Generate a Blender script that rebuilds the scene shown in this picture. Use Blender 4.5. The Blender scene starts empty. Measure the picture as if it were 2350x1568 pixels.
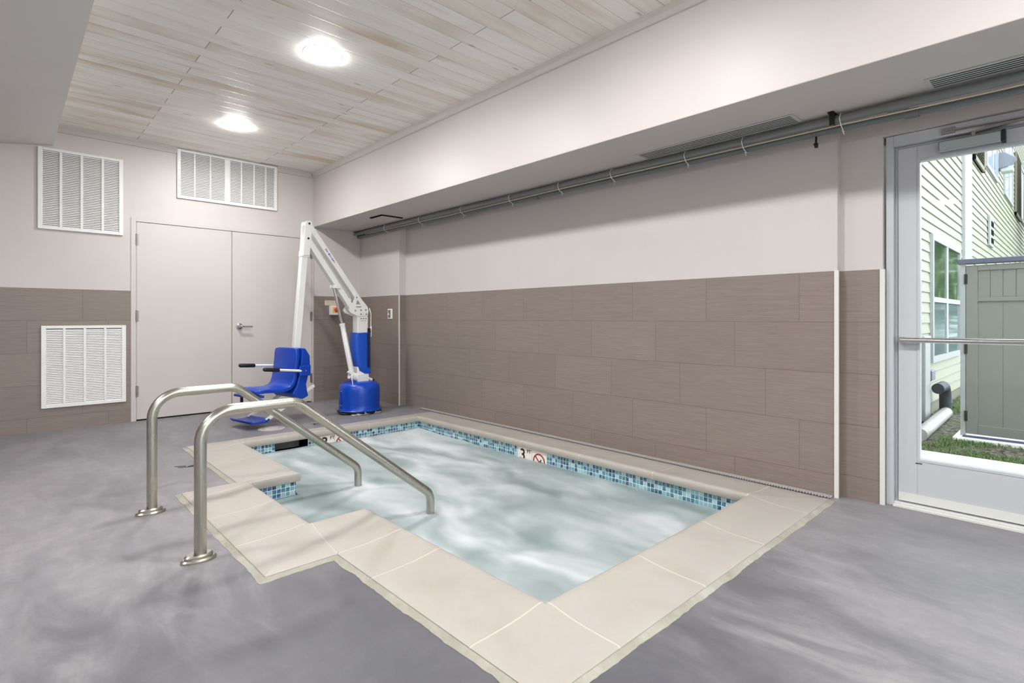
import bpy, bmesh, math, random
from mathutils import Vector, Matrix, noise
random.seed(7)
S = bpy.context.scene
COL = S.collection
PI = math.pi

# ------------------------------------------------------------------ node helper
class G:
    """tiny shader graph builder"""
    def __init__(s, name):
        s.m = bpy.data.materials.new(name); s.m.use_nodes = True
        s.t = s.m.node_tree; s.t.nodes.clear()
        s.out = s.t.nodes.new('ShaderNodeOutputMaterial')
    def n(s, ty, inp=None, **kw):
        nd = s.t.nodes.new('ShaderNode' + ty)
        for k, v in kw.items(): setattr(nd, k, v)
        for k, v in (inp or {}).items():
            sk = nd.inputs[k]
            if isinstance(v, bpy.types.NodeSocket): s.t.links.new(v, sk)
            else: sk.default_value = v
        return nd
    def math(s, op, a, b=0.0, c=None):
        i = {0: a, 1: b}
        if c is not None: i[2] = c
        return s.n('Math', i, operation=op).outputs[0]
    def pos(s):
        if not hasattr(s, '_p'):
            s._p = s.n('NewGeometry').outputs['Position']
            x = s.n('SeparateXYZ', {0: s._p}); s.x, s.y, s.z = x.outputs
        return s._p
    def xyz(s, x, y, z):
        return s.n('CombineXYZ', {0: x, 1: y, 2: z}).outputs[0]
    def noise(s, vec, scale, detail=4.0, rough=.5, out='Fac', dist=0.0):
        return s.n('TexNoise', {'Vector': vec, 'Scale': scale, 'Detail': detail, 'Roughness': rough, 'Distortion': dist}).outputs[out]
    def white(s, vec, out='Value'):
        return s.n('TexWhiteNoise', {'Vector': vec}).outputs[out]
    def ramp(s, fac, stops, interp='LINEAR'):
        r = s.n('ValToRGB', {0: fac}); cr = r.color_ramp; cr.interpolation = interp
        while len(cr.elements) < len(stops): cr.elements.new(0.5)
        for e, (p, c) in zip(cr.elements, stops):
            e.position = p; e.color = (*rgb(c), 1) if not isinstance(c, float) else (c, c, c, 1)
        return r.outputs[0]
    def mix(s, fac, a, b, blend='MIX'):
        nd = s.n('Mix', data_type='RGBA', blend_type=blend)
        for k, v in ((0, fac), (6, a), (7, b)):
            if isinstance(v, bpy.types.NodeSocket): s.t.links.new(v, nd.inputs[k])
            elif k == 0: nd.inputs[k].default_value = v
            else: nd.inputs[k].default_value = (*rgb(v), 1)
        return nd.outputs[2]
    def mapr(s, v, a, b, c, d, smooth=False):
        return s.n('MapRange', {0: v, 1: a, 2: b, 3: c, 4: d}, interpolation_type='SMOOTHSTEP' if smooth else 'LINEAR').outputs[0]
    def bump(s, h, strength=.3, dist=.01):
        return s.n('Bump', {'Height': h, 'Strength': strength, 'Distance': dist}).outputs[0]
    def bsdf(s, col, rough=.5, metal=0.0, spec=.5, normal=None, **kw):
        i = {'Roughness': rough, 'Metallic': metal, 'Specular IOR Level': spec}
        i['Base Color'] = col if isinstance(col, bpy.types.NodeSocket) else (*rgb(col), 1)
        if normal is not None: i['Normal'] = normal
        i.update(kw)
        b = s.n('BsdfPrincipled', i)
        s.t.links.new(b.outputs[0], s.out.inputs[0]); return s.m

def rgb(c):
    """sRGB 0-255 tuple -> linear; floats pass as linear grey"""
    if isinstance(c, float): return (c, c, c)
    return tuple((v/255/12.92 if v/255 <= .04045 else ((v/255+.055)/1.055)**2.4) for v in c)

def plain(name, c, rough=.5, metal=0.0, spec=.5, **kw):
    return G(name).bsdf(c, rough, metal, spec, **kw)

M = {}
def paint(name, c, rough=.38, spec=.5):
    g = G(name); p = g.pos()
    n = g.noise(p, 2.2, 3); f = g.noise(p, 260, 2)
    col = g.mix(g.mapr(n, .3, .7, 0, 1), tuple(int(v*.985) for v in c), c)
    return g.bsdf(col, g.mapr(n, .3, .7, rough-.02, rough+.03), spec=spec, normal=g.bump(f, .10, .002))
M['wall'] = paint('warm_grey_wall_paint', (203, 196, 193), .45, .45)
M['ceil_paint'] = paint('ceiling_paint', (226, 224, 220), .5, .4)
M['door_paint'] = paint('door_enamel', (200, 194, 191), .35)
M['white_trim'] = plain('white_trim', (216, 216, 212), .35)
M['crown'] = plain('crown_paint', (196, 190, 185), .4)

def mk_tile():
    g = G('wood_grain_porcelain_tile'); g.pos()
    u = g.math('SUBTRACT', g.math('ADD', g.x, g.y), g.math('MULTIPLY', g.math('GREATER_THAN', g.y, .03), .056))
    r = g.math('DIVIDE', g.math('SUBTRACT', 1.3245, g.z), .2985)
    row = g.math('FLOOR', r); fz = g.math('FRACT', r)
    uu = g.math('DIVIDE', g.math('SUBTRACT', u, g.math('ADD', 4.816-12.0, g.math('MULTIPLY', row, .2))), .6)
    cl = g.math('FLOOR', uu); fu = g.math('FRACT', uu)
    ju = g.math('LESS_THAN', g.math('MULTIPLY', g.math('PINGPONG', fu, .5), .6), .0018)
    jz = g.math('LESS_THAN', g.math('MULTIPLY', g.math('PINGPONG', fz, .5), .2985), .0020)
    j = g.math('MAXIMUM', ju, jz)
    cell = g.xyz(cl, row, 0.0)
    rnd = g.white(cell)
    off = g.math('MULTIPLY', rnd, 7.0)
    v1 = g.xyz(g.math('MULTIPLY_ADD', u, 5.0, off), off, g.math('MULTIPLY', g.z, 150.0))
    st = g.noise(v1, 1.0, 4, .65)
    v2 = g.xyz(g.math('MULTIPLY_ADD', u, 14.0, off), off, g.math('MULTIPLY', g.z, 420.0))
    st2 = g.noise(v2, 1.0, 3, .6)
    cloud = g.noise(g.xyz(g.math('ADD', u, off), row, g.z), 3.0, 3)
    col = g.ramp(st, [(.25, (117, 106, 101)), (.5, (131, 119, 113)), (.75, (145, 133, 126))])
    col = g.mix(g.mapr(st2, .35, .75, 0, .32), col, (158, 142, 131))
    col = g.mix(g.mapr(cloud, .35, .7, 0, .35), col, (137, 124, 113))
    col = g.mix(g.mapr(rnd, 0, 1, 0, .22), col, (110, 99, 97))
    col = g.mix(g.math('MULTIPLY', j, .6), col, (92, 80, 74))
    h = g.math('SUBTRACT', g.math('MULTIPLY', st2, .12), j)
    return g.bsdf(col, g.mapr(st, .3, .7, .38, .5), spec=.45, normal=g.bump(h, .35, .0025))
M['tile'] = mk_tile()

def mk_floor():
    g = G('sealed_grey_concrete'); p = g.pos()
    sv = g.n('Mapping', {'Vector': p, 'Rotation': (0, 0, .75), 'Scale': (1.0, 2.6, 1.0)}).outputs[0]
    a = g.noise(p, .75, 5, .55, dist=.6); b = g.noise(sv, 1.7, 6, .62, dist=1.0)
    c = g.noise(p, 14, 6, .7); d = g.noise(p, 190, 3, .7)
    e = g.noise(sv, 5.5, 6, .7, dist=.8)
    col = g.ramp(g.math('ADD', g.math('MULTIPLY', a, .45), g.math('MULTIPLY', b, .55)),
                 [(.32, (109, 107, 113)), (.45, (126, 124, 128)), (.55, (140, 137, 141)), (.68, (157, 154, 154))])
    col = g.mix(g.mapr(a, .42, .62, 0, .30), col, (137, 132, 137))
    col = g.mix(g.mapr(e, .50, .80, 0, .26), col, (168, 167, 166))
    col = g.mix(g.mapr(e, .20, .42, .40, 0), col, (104, 102, 110))
    col = g.mix(g.mapr(c, .32, .68, .34, 0), col, (104, 104, 106))
    col = g.mix(g.mapr(d, .62, .74, 0, .35), col, (190, 188, 188))
    col = g.mix(g.mapr(d, .26, .36, .35, 0), col, (92, 90, 94))
    # dim light on the front deck, painted darker around the spa corner
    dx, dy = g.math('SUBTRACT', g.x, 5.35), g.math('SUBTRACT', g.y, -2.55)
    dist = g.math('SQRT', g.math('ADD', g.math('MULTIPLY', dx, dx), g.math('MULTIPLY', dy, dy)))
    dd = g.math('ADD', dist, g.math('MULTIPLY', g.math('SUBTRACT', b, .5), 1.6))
    front_shade = g.mapr(dd, .5, 1.75, .80, 0, True)
    col = g.mix(front_shade, col, (76, 77, 83)); col = g.mix(g.math('MULTIPLY', front_shade, g.mapr(g.noise(p, 5.0, 7, .72), .45, .7, 0, .45)), col, (112, 111, 116))
    h = g.math('ADD', g.math('MULTIPLY', c, .6), g.math('MULTIPLY', d, .4))
    return g.bsdf(col, g.mapr(b, .3, .7, .40, .58), spec=.42, normal=g.bump(h, .30, .003))
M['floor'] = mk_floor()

def mk_plank():
    g = G('whitewashed_pine_planks'); g.pos()
    w = .1255
    k = g.math('DIVIDE', g.math('SUBTRACT', g.x, .0495), w)
    row = g.math('FLOOR', k); fk = g.math('FRACT', k)
    odd = g.math('MODULO', g.math('ADD', row, 40.0), 2.0)
    seam = g.math('ADD', g.y, g.math('MULTIPLY_ADD', odd, -1.20, 2.555))    # seams at -2.555 / -1.35
    ln = g.math('DIVIDE', seam, 2.44)
    cl = g.math('FLOOR', ln); fl = g.math('MULTIPLY', g.math('PINGPONG', g.math('FRACT', ln), .5), 2.44)
    cell = g.xyz(row, cl, 3.0); rnd = g.white(cell); rc = g.white(g.xyz(row, cl, 9.0))
    off = g.math('MULTIPLY', rnd, 13.0)
    v = g.xyz(g.math('MULTIPLY_ADD', g.x, 34.0, off), g.math('MULTIPLY_ADD', g.y, 1.6, off), off)
    st = g.noise(v, 1.0, 5, .6, dist=.5)
    v2 = g.xyz(g.math('MULTIPLY', g.x, 190.0), g.math('MULTIPLY_ADD', g.y, 5.0, off), off)
    fine = g.noise(v2, 1.0, 3, .6)
    blot = g.noise(g.xyz(g.math('MULTIPLY_ADD', g.x, 5.0, off), g.math('MULTIPLY_ADD', g.y, 1.1, off), 2.0), 1.0, 3, .5)
    col = g.ramp(rnd, [(0.0, (244, 241, 232)), (.35, (250, 248, 242)), (.7, (251, 250, 245)), (1.0, (243, 238, 227))])
    # warm undertone showing through the wash, stronger on some boards and towards worn ends
    warm = g.math('MULTIPLY', g.mapr(blot, .42, .66, 0, 1, True), g.mapr(rc, .2, 1.0, .15, .8))
    col = g.mix(g.math('MULTIPLY', warm, .8), col, (198, 168, 126))
    col = g.mix(g.mapr(st, .54, .78, 0, .32), col, (198, 180, 150))
    col = g.mix(g.mapr(st, .22, .42, .20, 0), col, (205, 201, 194))
    col = g.mix(g.mapr(fine, .5, .8, 0, .14), col, (168, 152, 130))
    kn = g.n('TexVoronoi', {'Vector': g.xyz(g.math('MULTIPLY', g.x, 7.0), g.math('MULTIPLY', g.y, 2.2), 1.0), 'Scale': 1.0}).outputs['Distance']
    col = g.mix(g.mapr(kn, .03, .10, .55, 0), col, (148, 122, 92))
    e1 = g.math('MULTIPLY', g.math('PINGPONG', fk, .5), w)
    gap = g.math('MAXIMUM', g.math('MULTIPLY', g.math('LESS_THAN', e1, .0017), g.mapr(rc, .2, 1.0, .25, 1.0)), g.math('LESS_THAN', fl, .0022))
    col = g.mix(g.math('MULTIPLY', gap, .85), col, (84, 66, 48))
    hh = g.math('ADD', g.mapr(e1, 0.0, .006, 0, 1), g.math('MULTIPLY', fine, .08))
    return g.bsdf(col, .45, spec=.35, normal=g.bump(hh, .3, .003))
M['plank'] = mk_plank()

def mk_stone():
    g = G('cream_cast_stone'); p = g.pos()
    a = g.noise(p, 3.0, 5, .55, dist=.4); b = g.noise(p, 60, 4, .7); c = g.noise(p, 420, 2)
    lk = g.noise(p, 9.0, 5, .65, dist=.5)
    col = g.ramp(a, [(.3, (164, 157, 149)), (.5, (171, 165, 158)), (.7, (166, 161, 151))])
    col = g.mix(g.mapr(lk, .55, .75, 0, .30), col, (168, 159, 140))
    col = g.mix(g.mapr(b, .60, .78, 0, .35), col, (162, 154, 142))
    col = g.mix(g.mapr(c, .64, .72, 0, .35), col, (144, 134, 122))
    return g.bsdf(col, .52, spec=.35, normal=g.bump(g.math('ADD', b, g.math('MULTIPLY', c, .5)), .18, .002))
M['stone'] = mk_stone()

def mk_mortar():
    g = G('rough_mortar'); p = g.pos()
    a = g.noise(p, 6, 5, .6); b = g.noise(p, 45, 5, .75)
    col = g.ramp(a, [(.3, (148, 145, 132)), (.55, (164, 161, 150)), (.7, (176, 174, 166))])
    col = g.mix(g.mapr(b, .55, .75, 0, .6), col, (140, 128, 104))
    return g.bsdf(col, .8, spec=.2, normal=g.bump(b, .6, .006))
M['mortar'] = mk_mortar()
M['grout'] = plain('cream_grout', (192, 185, 173), .7, spec=.2)

def mk_mosaic():
    g = G('blue_glass_mosaic'); g.pos()
    w = .0285
    u = g.math('DIVIDE', g.math('ADD', g.math('ADD', g.x, g.y), 20.0), w)
    v = g.math('DIVIDE', g.math('ADD', g.z, .018+w*40), w)
    cu, cv = g.math('FLOOR', u), g.math('FLOOR', v)
    eu = g.math('PINGPONG', g.math('FRACT', u), .5); ev = g.math('PINGPONG', g.math('FRACT', v), .5)
    gr = g.math('LESS_THAN', g.math('MINIMUM', eu, ev), .055)
    rnd = g.white(g.xyz(cu, cv, 0.0)); r2 = g.white(g.xyz(cu, cv, 5.0))
    col = g.ramp(rnd, [(0, (34, 62, 98)), (.16, (50, 96, 128)), (.30, (66, 120, 140)), (.44, (104, 154, 166)), (.58, (146, 186, 196)),
                       (.74, (170, 200, 206)), (.86, (62, 102, 116)), (.95, (70, 68, 122))], 'CONSTANT')
    iri = g.noise(g.xyz(g.math('MULTIPLY', u, .9), g.math('MULTIPLY', v, .9), r2), 2.0, 2)
    col = g.mix(g.mapr(iri, .4, .7, 0, .35), col, (150, 200, 214))
    col = g.mix(gr, col, (226, 238, 240))
    return g.bsdf(col, g.math('MULTIPLY_ADD', gr, .5, .12), spec=.6, normal=g.bump(g.math('SUBTRACT', 1.0, gr), .25, .001))
M['mosaic'] = mk_mosaic()
M['plaster'] = plain('pool_plaster', (196, 214, 214), .6)

def mk_water():
    g = G('churning_spa_water'); p = g.pos()
    rot = g.n('Mapping', {'Vector': p, 'Rotation': (0, 0, .35), 'Scale': (.85, 2.2, 1.0)}).outputs[0]
    wob = g.noise(p, 1.4, 3, .5, 'Color')
    dv = g.n('VectorMath', {0: rot, 1: g.n('VectorMath', {0: wob, 'Scale': .9}, operation='SCALE').outputs[0]}, operation='ADD').outputs[0]
    a = g.noise(dv, 1.15, 2.5, .5, dist=.5)
    b = g.noise(dv, 2.6, 2, .5, dist=.3)
    s = g.math('ADD', g.math('MULTIPLY', a, .74), g.math('MULTIPLY', b, .26))
    # the entry step stays calm: little foam there
    calm = g.math('MULTIPLY', g.mapr(g.y, -2.10, -1.72, 1, 0, True), g.math('MULTIPLY', g.mapr(g.x, 2.75, 3.1, 0, 1, True), g.mapr(g.x, 4.35, 3.9, 0, 1, True)))
    s = g.math('SUBTRACT', s, g.math('MULTIPLY', calm, .20))
    col = g.ramp(s, [(.24, (114, 129, 127)), (.38, (136, 150, 150)), (.48, (160, 171, 173)), (.57, (187, 193, 196)), (.68, (210, 213, 217))])
    bz = g.noise(dv, 4.0, 2, .5)
    return g.bsdf(col, g.mapr(s, .4, .62, .40, .70), spec=.3, normal=g.bump(bz, .06, .03))
M['water'] = mk_water()

def mk_steel():
    g = G('brushed_stainless'); p = g.pos()
    a = g.noise(p, 7, 3)
    col = g.mix(g.mapr(a, .35, .7, 0, .5), (186, 183, 172), (170, 168, 156))
    return g.bsdf(col, g.mapr(a, .3, .7, .24, .32), 1.0)
M['steel'] = mk_steel()
M['chrome'] = plain('chrome', (205, 205, 205), .18, 1.0)
M['dull_metal'] = plain('dull_metal', (150, 146, 142), .4, .9)
M['white_metal'] = plain('white_powder_coat', (226, 226, 223), .32)
M['white_plastic'] = plain('white_plastic', (238, 236, 232), .4)
M['grille'] = plain('grille_enamel', (232, 232, 230), .4)
M['grille_dark'] = plain('duct_dark', (34, 34, 36), .9, spec=.1)
M['blue'] = plain('royal_blue_plastic', (0, 62, 170), .30, spec=.5)
def mk_vinyl():
    g = G('blue_padded_vinyl'); n = g.noise(g.pos(), 16, 4, .6)
    return g.bsdf(g.mix(g.mapr(n, .3, .7, 0, .3), (2, 78, 190), (2, 54, 150)), .42, normal=g.bump(n, .5, .01))
M['vinyl'] = mk_vinyl()
M['black'] = plain('black_rubber', (22, 22, 23), .55)
M['dark'] = plain('dark_gap', (12, 11, 11), .95, spec=0.05)
M['black_paint'] = plain('black_marking_paint', (38, 34, 38), .7)
M['red'] = plain('red_print', (150, 26, 30), .5)
M['ink'] = plain('black_print', (18, 16, 16), .5)
M['marker'] = plain('ceramic_marker', (238, 228, 220), .25)
M['pipe'] = plain('painted_pipe', (124, 128, 127), .35)
M['pipe_low'] = plain('painted_conduit', (104, 110, 111), .35)
M['cable'] = plain('tan_cable', (206, 192, 168), .5)
M['tie'] = plain('nylon_tie', (240, 240, 236), .4)
M['slot'] = plain('diffuser_paint', (186, 188, 188), .4)
M['alu'] = plain('door_painted_aluminium', (190, 192, 196), .35, .0)
M['closer'] = plain('closer_aluminium', (158, 166, 166), .35, .6)
M['yellow'] = plain('amber_plate', (244, 200, 120), .5)
M['knob'] = plain('red_orange_knob', (206, 74, 24), .35)
M['tan_sign'] = plain('tan_sign', (214, 200, 180), .5)
M['switch_grey'] = plain('switch_grey', (128, 120, 118), .4)
M['lid'] = plain('worn_lid', (176, 168, 166), .6)
M['logo'] = plain('logo_blue', (70, 104, 168), .4)

def mk_emit(name, c, st):
    g = G(name); e = g.n('Emission', {0: (*rgb(c), 1), 1: st}); g.t.links.new(e.outputs[0], g.out.inputs[0]); return g.m
M['lamp'] = mk_emit('led_diffuser', (253, 252, 251), 268.0)

def mk_glass():
    g = G('clear_glazing')
    t = g.n('BsdfTransparent', {0: (.97, .985, .98, 1)}); gl = g.n('BsdfGlossy', {0: (1, 1, 1, 1), 1: .02})
    fr = g.n('Fresnel', {0: 1.45})
    mx = g.n('MixShader', {0: g.math('MULTIPLY', fr.outputs[0], .6), 1: t.outputs[0], 2: gl.outputs[0]})
    g.t.links.new(mx.outputs[0], g.out.inputs[0]); return g.m
M['glass'] = mk_glass()
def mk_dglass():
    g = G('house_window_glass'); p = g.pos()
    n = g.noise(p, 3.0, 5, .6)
    col = g.ramp(n, [(.35, (40, 56, 50)), (.55, (70, 96, 66)), (.7, (150, 176, 130))])  # green foliage reflection painted into the glass colour
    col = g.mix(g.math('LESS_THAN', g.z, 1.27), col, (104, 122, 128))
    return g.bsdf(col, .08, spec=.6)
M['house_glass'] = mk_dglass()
M['upper_glass'] = plain('upper_window_glass', (150, 170, 196), .08, spec=.6)

def mk_siding():
    g = G('pale_vinyl_siding'); n = g.noise(g.pos(), 4, 4)
    return g.bsdf(g.mix(g.mapr(n, .3, .7, 0, .5), (163, 165, 147), (157, 159, 139)), .5, spec=.3)
M['siding'] = mk_siding()
M['house_trim'] = plain('house_trim', (166, 168, 170), .45)
M['shutter'] = plain('tan_shutter', (114, 109, 92), .6)
M['lamp_grey'] = plain('lamp_housing', (128, 132, 144), .4)
M['lamp_glass'] = plain('lamp_glass', (184, 193, 188), .2)
M['gate'] = plain('grey_green_vinyl', (126, 127, 121), .5)
M['gate_cap'] = plain('slate_cap', (88, 91, 112), .5)
M['black_pipe'] = plain('black_corrugated', (46, 50, 60), .5)
M['white_pipe'] = plain('white_pvc', (168, 167, 164), .4)
def mk_soil():
    g = G('soil_and_gravel'); p = g.pos()
    n = g.noise(p, 2.5, 5, .6); v = g.n('TexVoronoi', {'Vector': p, 'Scale': 34.0})
    vr = g.n('SeparateColor', {0: v.outputs['Color']}).outputs[0]
    col = g.ramp(vr, [(0, (66, 61, 54)), (.4, (95, 90, 80)), (.8, (125, 120, 110)), (1, (79, 72, 62))])
    gr = g.mapr(n, .50, .62, 0, .8)
    col = g.mix(gr, col, (70, 88, 50))
    return g.bsdf(col, .9, spec=.2, normal=g.bump(v.outputs['Distance'], .8, .02))
M['soil'] = mk_soil()
def mk_grass():
    g = G('grass_blades'); n = g.white(g.n('ObjectInfo').outputs['Location']); c = g.noise(g.pos(), 24, 3)
    return g.bsdf(g.ramp(c, [(.3, (78, 102, 54)), (.5, (104, 127, 74)), (.7, (135, 151, 104))]), .6, spec=.3)
M['grass'] = mk_grass()
M['bark'] = plain('tree_bark', (92, 80, 66), .9, spec=.1)
def mk_leaf():
    g = G('tree_leaves'); n = g.noise(g.pos(), 2.2, 3)
    return g.bsdf(g.ramp(n, [(.3, (52, 78, 34)), (.5, (80, 111, 50)), (.7, (123, 149, 81))]), .55, spec=.3)
M['leaf'] = mk_leaf()
def mk_conc():
    g = G('pale_concrete'); n = g.noise(g.pos(), 8, 5, .65)
    return g.bsdf(g.ramp(n, [(.3, (226, 226, 222)), (.7, (244, 244, 242))]), .8, spec=.2, normal=g.bump(n, .2, .005))
M['conc'] = mk_conc()

# ------------------------------------------------------------------ mesh helpers
def bx(bm, lo, hi):
    vs = [bm.verts.new((x, y, z)) for z in (lo[2], hi[2]) for y in (lo[1], hi[1]) for x in (lo[0], hi[0])]
    for f in ((0, 2, 3, 1), (4, 5, 7, 6), (0, 1, 5, 4), (1, 3, 7, 5), (3, 2, 6, 7), (2, 0, 4, 6)):
        bm.faces.new([vs[i] for i in f])
    return vs

def obox(bm, c, ax, ay, az, hx, hy, hz):
    """oriented box: centre, three unit axes, half sizes"""
    c, ax, ay, az = Vector(c), Vector(ax).normalized(), Vector(ay).normalized(), Vector(az).normalized()
    vs = []
    for z in (-1, 1):
        for y in (-1, 1):
            for x in (-1, 1): vs.append(bm.verts.new(c + ax*hx*x + ay*hy*y + az*hz*z))
    for f in ((0, 2, 3, 1), (4, 5, 7, 6), (0, 1, 5, 4), (1, 3, 7, 5), (3, 2, 6, 7), (2, 0, 4, 6)):
        bm.faces.new([vs[i] for i in f])

def bar(bm, a, b, w, h, side):
    """rectangular bar from a to b; side = direction of width w"""
    a, b = Vector(a), Vector(b); d = (b-a).normalized(); s = Vector(side); s = (s - d*s.dot(d)).normalized()
    obox(bm, (a+b)/2, d, s, d.cross(s), (b-a).length/2, w/2, h/2)

def tube(bm, pts, r, seg=16, cap=True, ry=None):
    pts = [Vector(p) for p in pts]; n = len(pts); rings = []; ref = None
    for i, p in enumerate(pts):
        t = ((pts[min(i+1, n-1)] - p).normalized() + (p - pts[max(i-1, 0)]).normalized()).normalized()
        if ref is None:
            ref = Vector((0, 0, 1)) if abs(t.z) < .9 else Vector((1, 0, 0))
        ref = (ref - t*ref.dot(t)).normalized(); o = t.cross(ref)
        rr = r[i] if isinstance(r, (list, tuple)) else r
        rings.append([bm.verts.new(p + ref*rr*math.cos(2*PI*k/seg) + o*rr*math.sin(2*PI*k/seg)) for k in range(seg)])
    for a, b in zip(rings, rings[1:]):
        for k in range(seg): bm.faces.new((a[k], a[(k+1) % seg], b[(k+1) % seg], b[k]))
    if cap:
        bm.faces.new(list(reversed(rings[0]))); bm.faces.new(rings[-1])

def lathe(bm, c, prof, seg=32, sx=1.0, sy=1.0, cap=True):
    rings = [[bm.verts.new((c[0]+r*sx*math.cos(2*PI*k/seg), c[1]+r*sy*math.sin(2*PI*k/seg), c[2]+z)) for k in range(seg)] for r, z in prof]
    for a, b in zip(rings, rings[1:]):
        for k in range(seg): bm.faces.new((a[k], a[(k+1) % seg], b[(k+1) % seg], b[k]))
    if cap:
        bm.faces.new(list(reversed(rings[0]))); bm.faces.new(rings[-1])

def prism(bm, poly, vec, holes=()):
    """extrude a planar 3-D polygon (with optional holes) along vec"""
    vec = Vector(vec); loops = [poly] + list(holes); tops = []; bots = []
    for L in loops:
        tops.append([bm.verts.new(Vector(p)) for p in L]); bots.append([bm.verts.new(Vector(p)+vec) for p in L])
    for layer in (tops, bots):
        if not holes: bm.faces.new(layer[0])
        else:
            es = []
            for L in layer:
                for i in range(len(L)): es.append(bm.edges.new((L[i], L[(i+1) % len(L)])))
            bmesh.ops.triangle_fill(bm, edges=es, use_beauty=True)
    for a, b in zip(tops, bots):
        for i in range(len(a)):
            j = (i+1) % len(a); bm.faces.new((a[i], a[j], b[j], b[i]))

def arc_path(pts, rad, n=8):
    """polyline with rounded corners; rad per inner vertex"""
    pts = [Vector(p) for p in pts]; out = [pts[0]]
    for i in range(1, len(pts)-1):
        p, a, b = pts[i], (pts[i-1]-pts[i]).normalized(), (pts[i+1]-pts[i]).normalized()
        ang = a.angle(b); d = rad[i-1]/math.tan(ang/2); c = p + (a+b).normalized()*(rad[i-1]/math.sin(ang/2))
        s, e = p+a*d-c, p+b*d-c; tot = s.angle(e); axis = s.cross(e).normalized()
        for k in range(n+1): out.append(c + Matrix.Rotation(tot*k/n, 3, axis) @ s)
    out.append(pts[-1]); return out

ROOT = {}
def obj(name, bm, mat, parent=None, smooth=False, bevel=0.0, seg=2, auto=None):
    """one mesh object; world-space vertices are re-based on the parent thing (or the object's own base)"""
    bmesh.ops.recalc_face_normals(bm, faces=bm.faces[:])
    if parent is not None:
        o0 = ROOT[parent.name]
    else:
        xs = [v.co for v in bm.verts]
        lo = Vector((min(c.x for c in xs), min(c.y for c in xs), min(c.z for c in xs))); hi = Vector((max(c.x for c in xs), max(c.y for c in xs), max(c.z for c in xs)))
        o0 = Vector(((lo.x+hi.x)/2, (lo.y+hi.y)/2, lo.z))
    bmesh.ops.translate(bm, verts=bm.verts[:], vec=-o0)
    me = bpy.data.meshes.new(name); bm.to_mesh(me); bm.free()
    o = bpy.data.objects.new(name, me); COL.objects.link(o)
    for m in (mat if isinstance(mat, list) else [mat]): me.materials.append(m)
    if parent is not None:
        o.parent = parent
    else: o.location = o0
    ROOT[o.name] = o0
    if smooth:
        for p in me.polygons: p.use_smooth = True
        md = o.modifiers.new('wn', 'WEIGHTED_NORMAL') if False else None
        if auto is not None:
            for e in me.edges: pass
            me.set_sharp_from_angle(angle=math.radians(auto))
    if bevel:
        b = o.modifiers.new('bevel', 'BEVEL'); b.width = bevel; b.segments = seg; b.limit_method = 'ANGLE'; b.angle_limit = math.radians(40)
    return o

def tag(o, label=None, cat=None, group=None, kind=None):
    if label: o['label'] = label
    if cat: o['category'] = cat
    if group: o['group'] = group
    if kind: o['kind'] = kind
    return o

def thing(name, loc, label, cat, group=None, kind=None):
    o = bpy.data.objects.new(name, None); COL.objects.link(o); o.location = loc; o.empty_display_size = .1
    ROOT[o.name] = Vector(loc); return tag(o, label, cat, group, kind)

def boxes(*bs):
    bm = bmesh.new()
    for lo, hi in bs: bx(bm, lo, hi)
    return bm

def copy_tree(root, loc):
    r = root.copy(); COL.objects.link(r); r.location = loc; ROOT[r.name] = Vector(loc)
    for ch in list(root.children):
        c = ch.copy(); COL.objects.link(c); c.parent = r
        for g in list(ch.children):
            d = g.copy(); COL.objects.link(d); d.parent = c
    return r

def text_bm(s, size, origin, ux, uy, un, depth=.0012, bold=0.0):
    cu = bpy.data.curves.new('t', 'FONT'); cu.body = s; cu.size = size; cu.extrude = depth; cu.offset = bold
    ob = bpy.data.objects.new('t', cu); COL.objects.link(ob)
    bpy.context.view_layer.update()
    me = bpy.data.meshes.new_from_object(ob.evaluated_get(bpy.context.evaluated_depsgraph_get()))
    bm = bmesh.new(); bm.from_mesh(me)
    ux, uy, un = Vector(ux), Vector(uy), Vector(un); o = Vector(origin)
    for v in bm.verts: v.co = o + ux*v.co.x + uy*v.co.y + un*v.co.z
    bpy.data.objects.remove(ob); bpy.data.curves.remove(cu); bpy.data.meshes.remove(me)
    return bm

# ------------------------------------------------------------------ room shell
ZC, ZS, YS = 2.86, 2.187, -.724        # plank ceiling, soffit underside, soffit face
XE, YE = 9.6, -7.6                     # room ends behind the camera
ZT = 1.3245                            # top of the tile wainscot

# pool outline (nose of the coping) and outer edge, counter-clockwise from above
NOSE = [(1.92, -.44), (1.92, -2.125), (3.10, -2.125), (3.10, -2.43), (3.975, -2.43), (3.975, -2.125), (5.285, -2.125), (5.285, -.44)]
OUTR = [(1.66, -.100), (1.66, -2.47), (2.955, -2.47), (2.955, -2.775), (4.36, -2.775), (4.36, -2.47), (5.61, -2.47), (5.61, -.100)]

# floor: slab with the pool cut out
bm = bmesh.new()
xs = sorted({0.0, XE, 1.70, 3.0, 4.32, 5.57}); ys = sorted({YE, 0.0, -.12, -2.44, -2.74, .26})
def in_hole(x, y):
    return (1.70 < x < 5.57 and -2.44 < y < -.12) or (3.0 < x < 4.32 and -2.74 < y < -.12)
for i in range(len(xs)-1):
    for j in range(len(ys)-1):
        a, b, c, d = xs[i], xs[i+1], ys[j], ys[j+1]
        if not in_hole((a+b)/2, (c+d)/2): bx(bm, (a, c, -.12), (b, d, 0))
bmesh.ops.remove_doubles(bm, verts=bm.verts[:], dist=1e-5)
tag(obj('floor', bm, M['floor']), 'mottled grey sealed concrete pool deck', 'floor', kind='structure')

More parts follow.
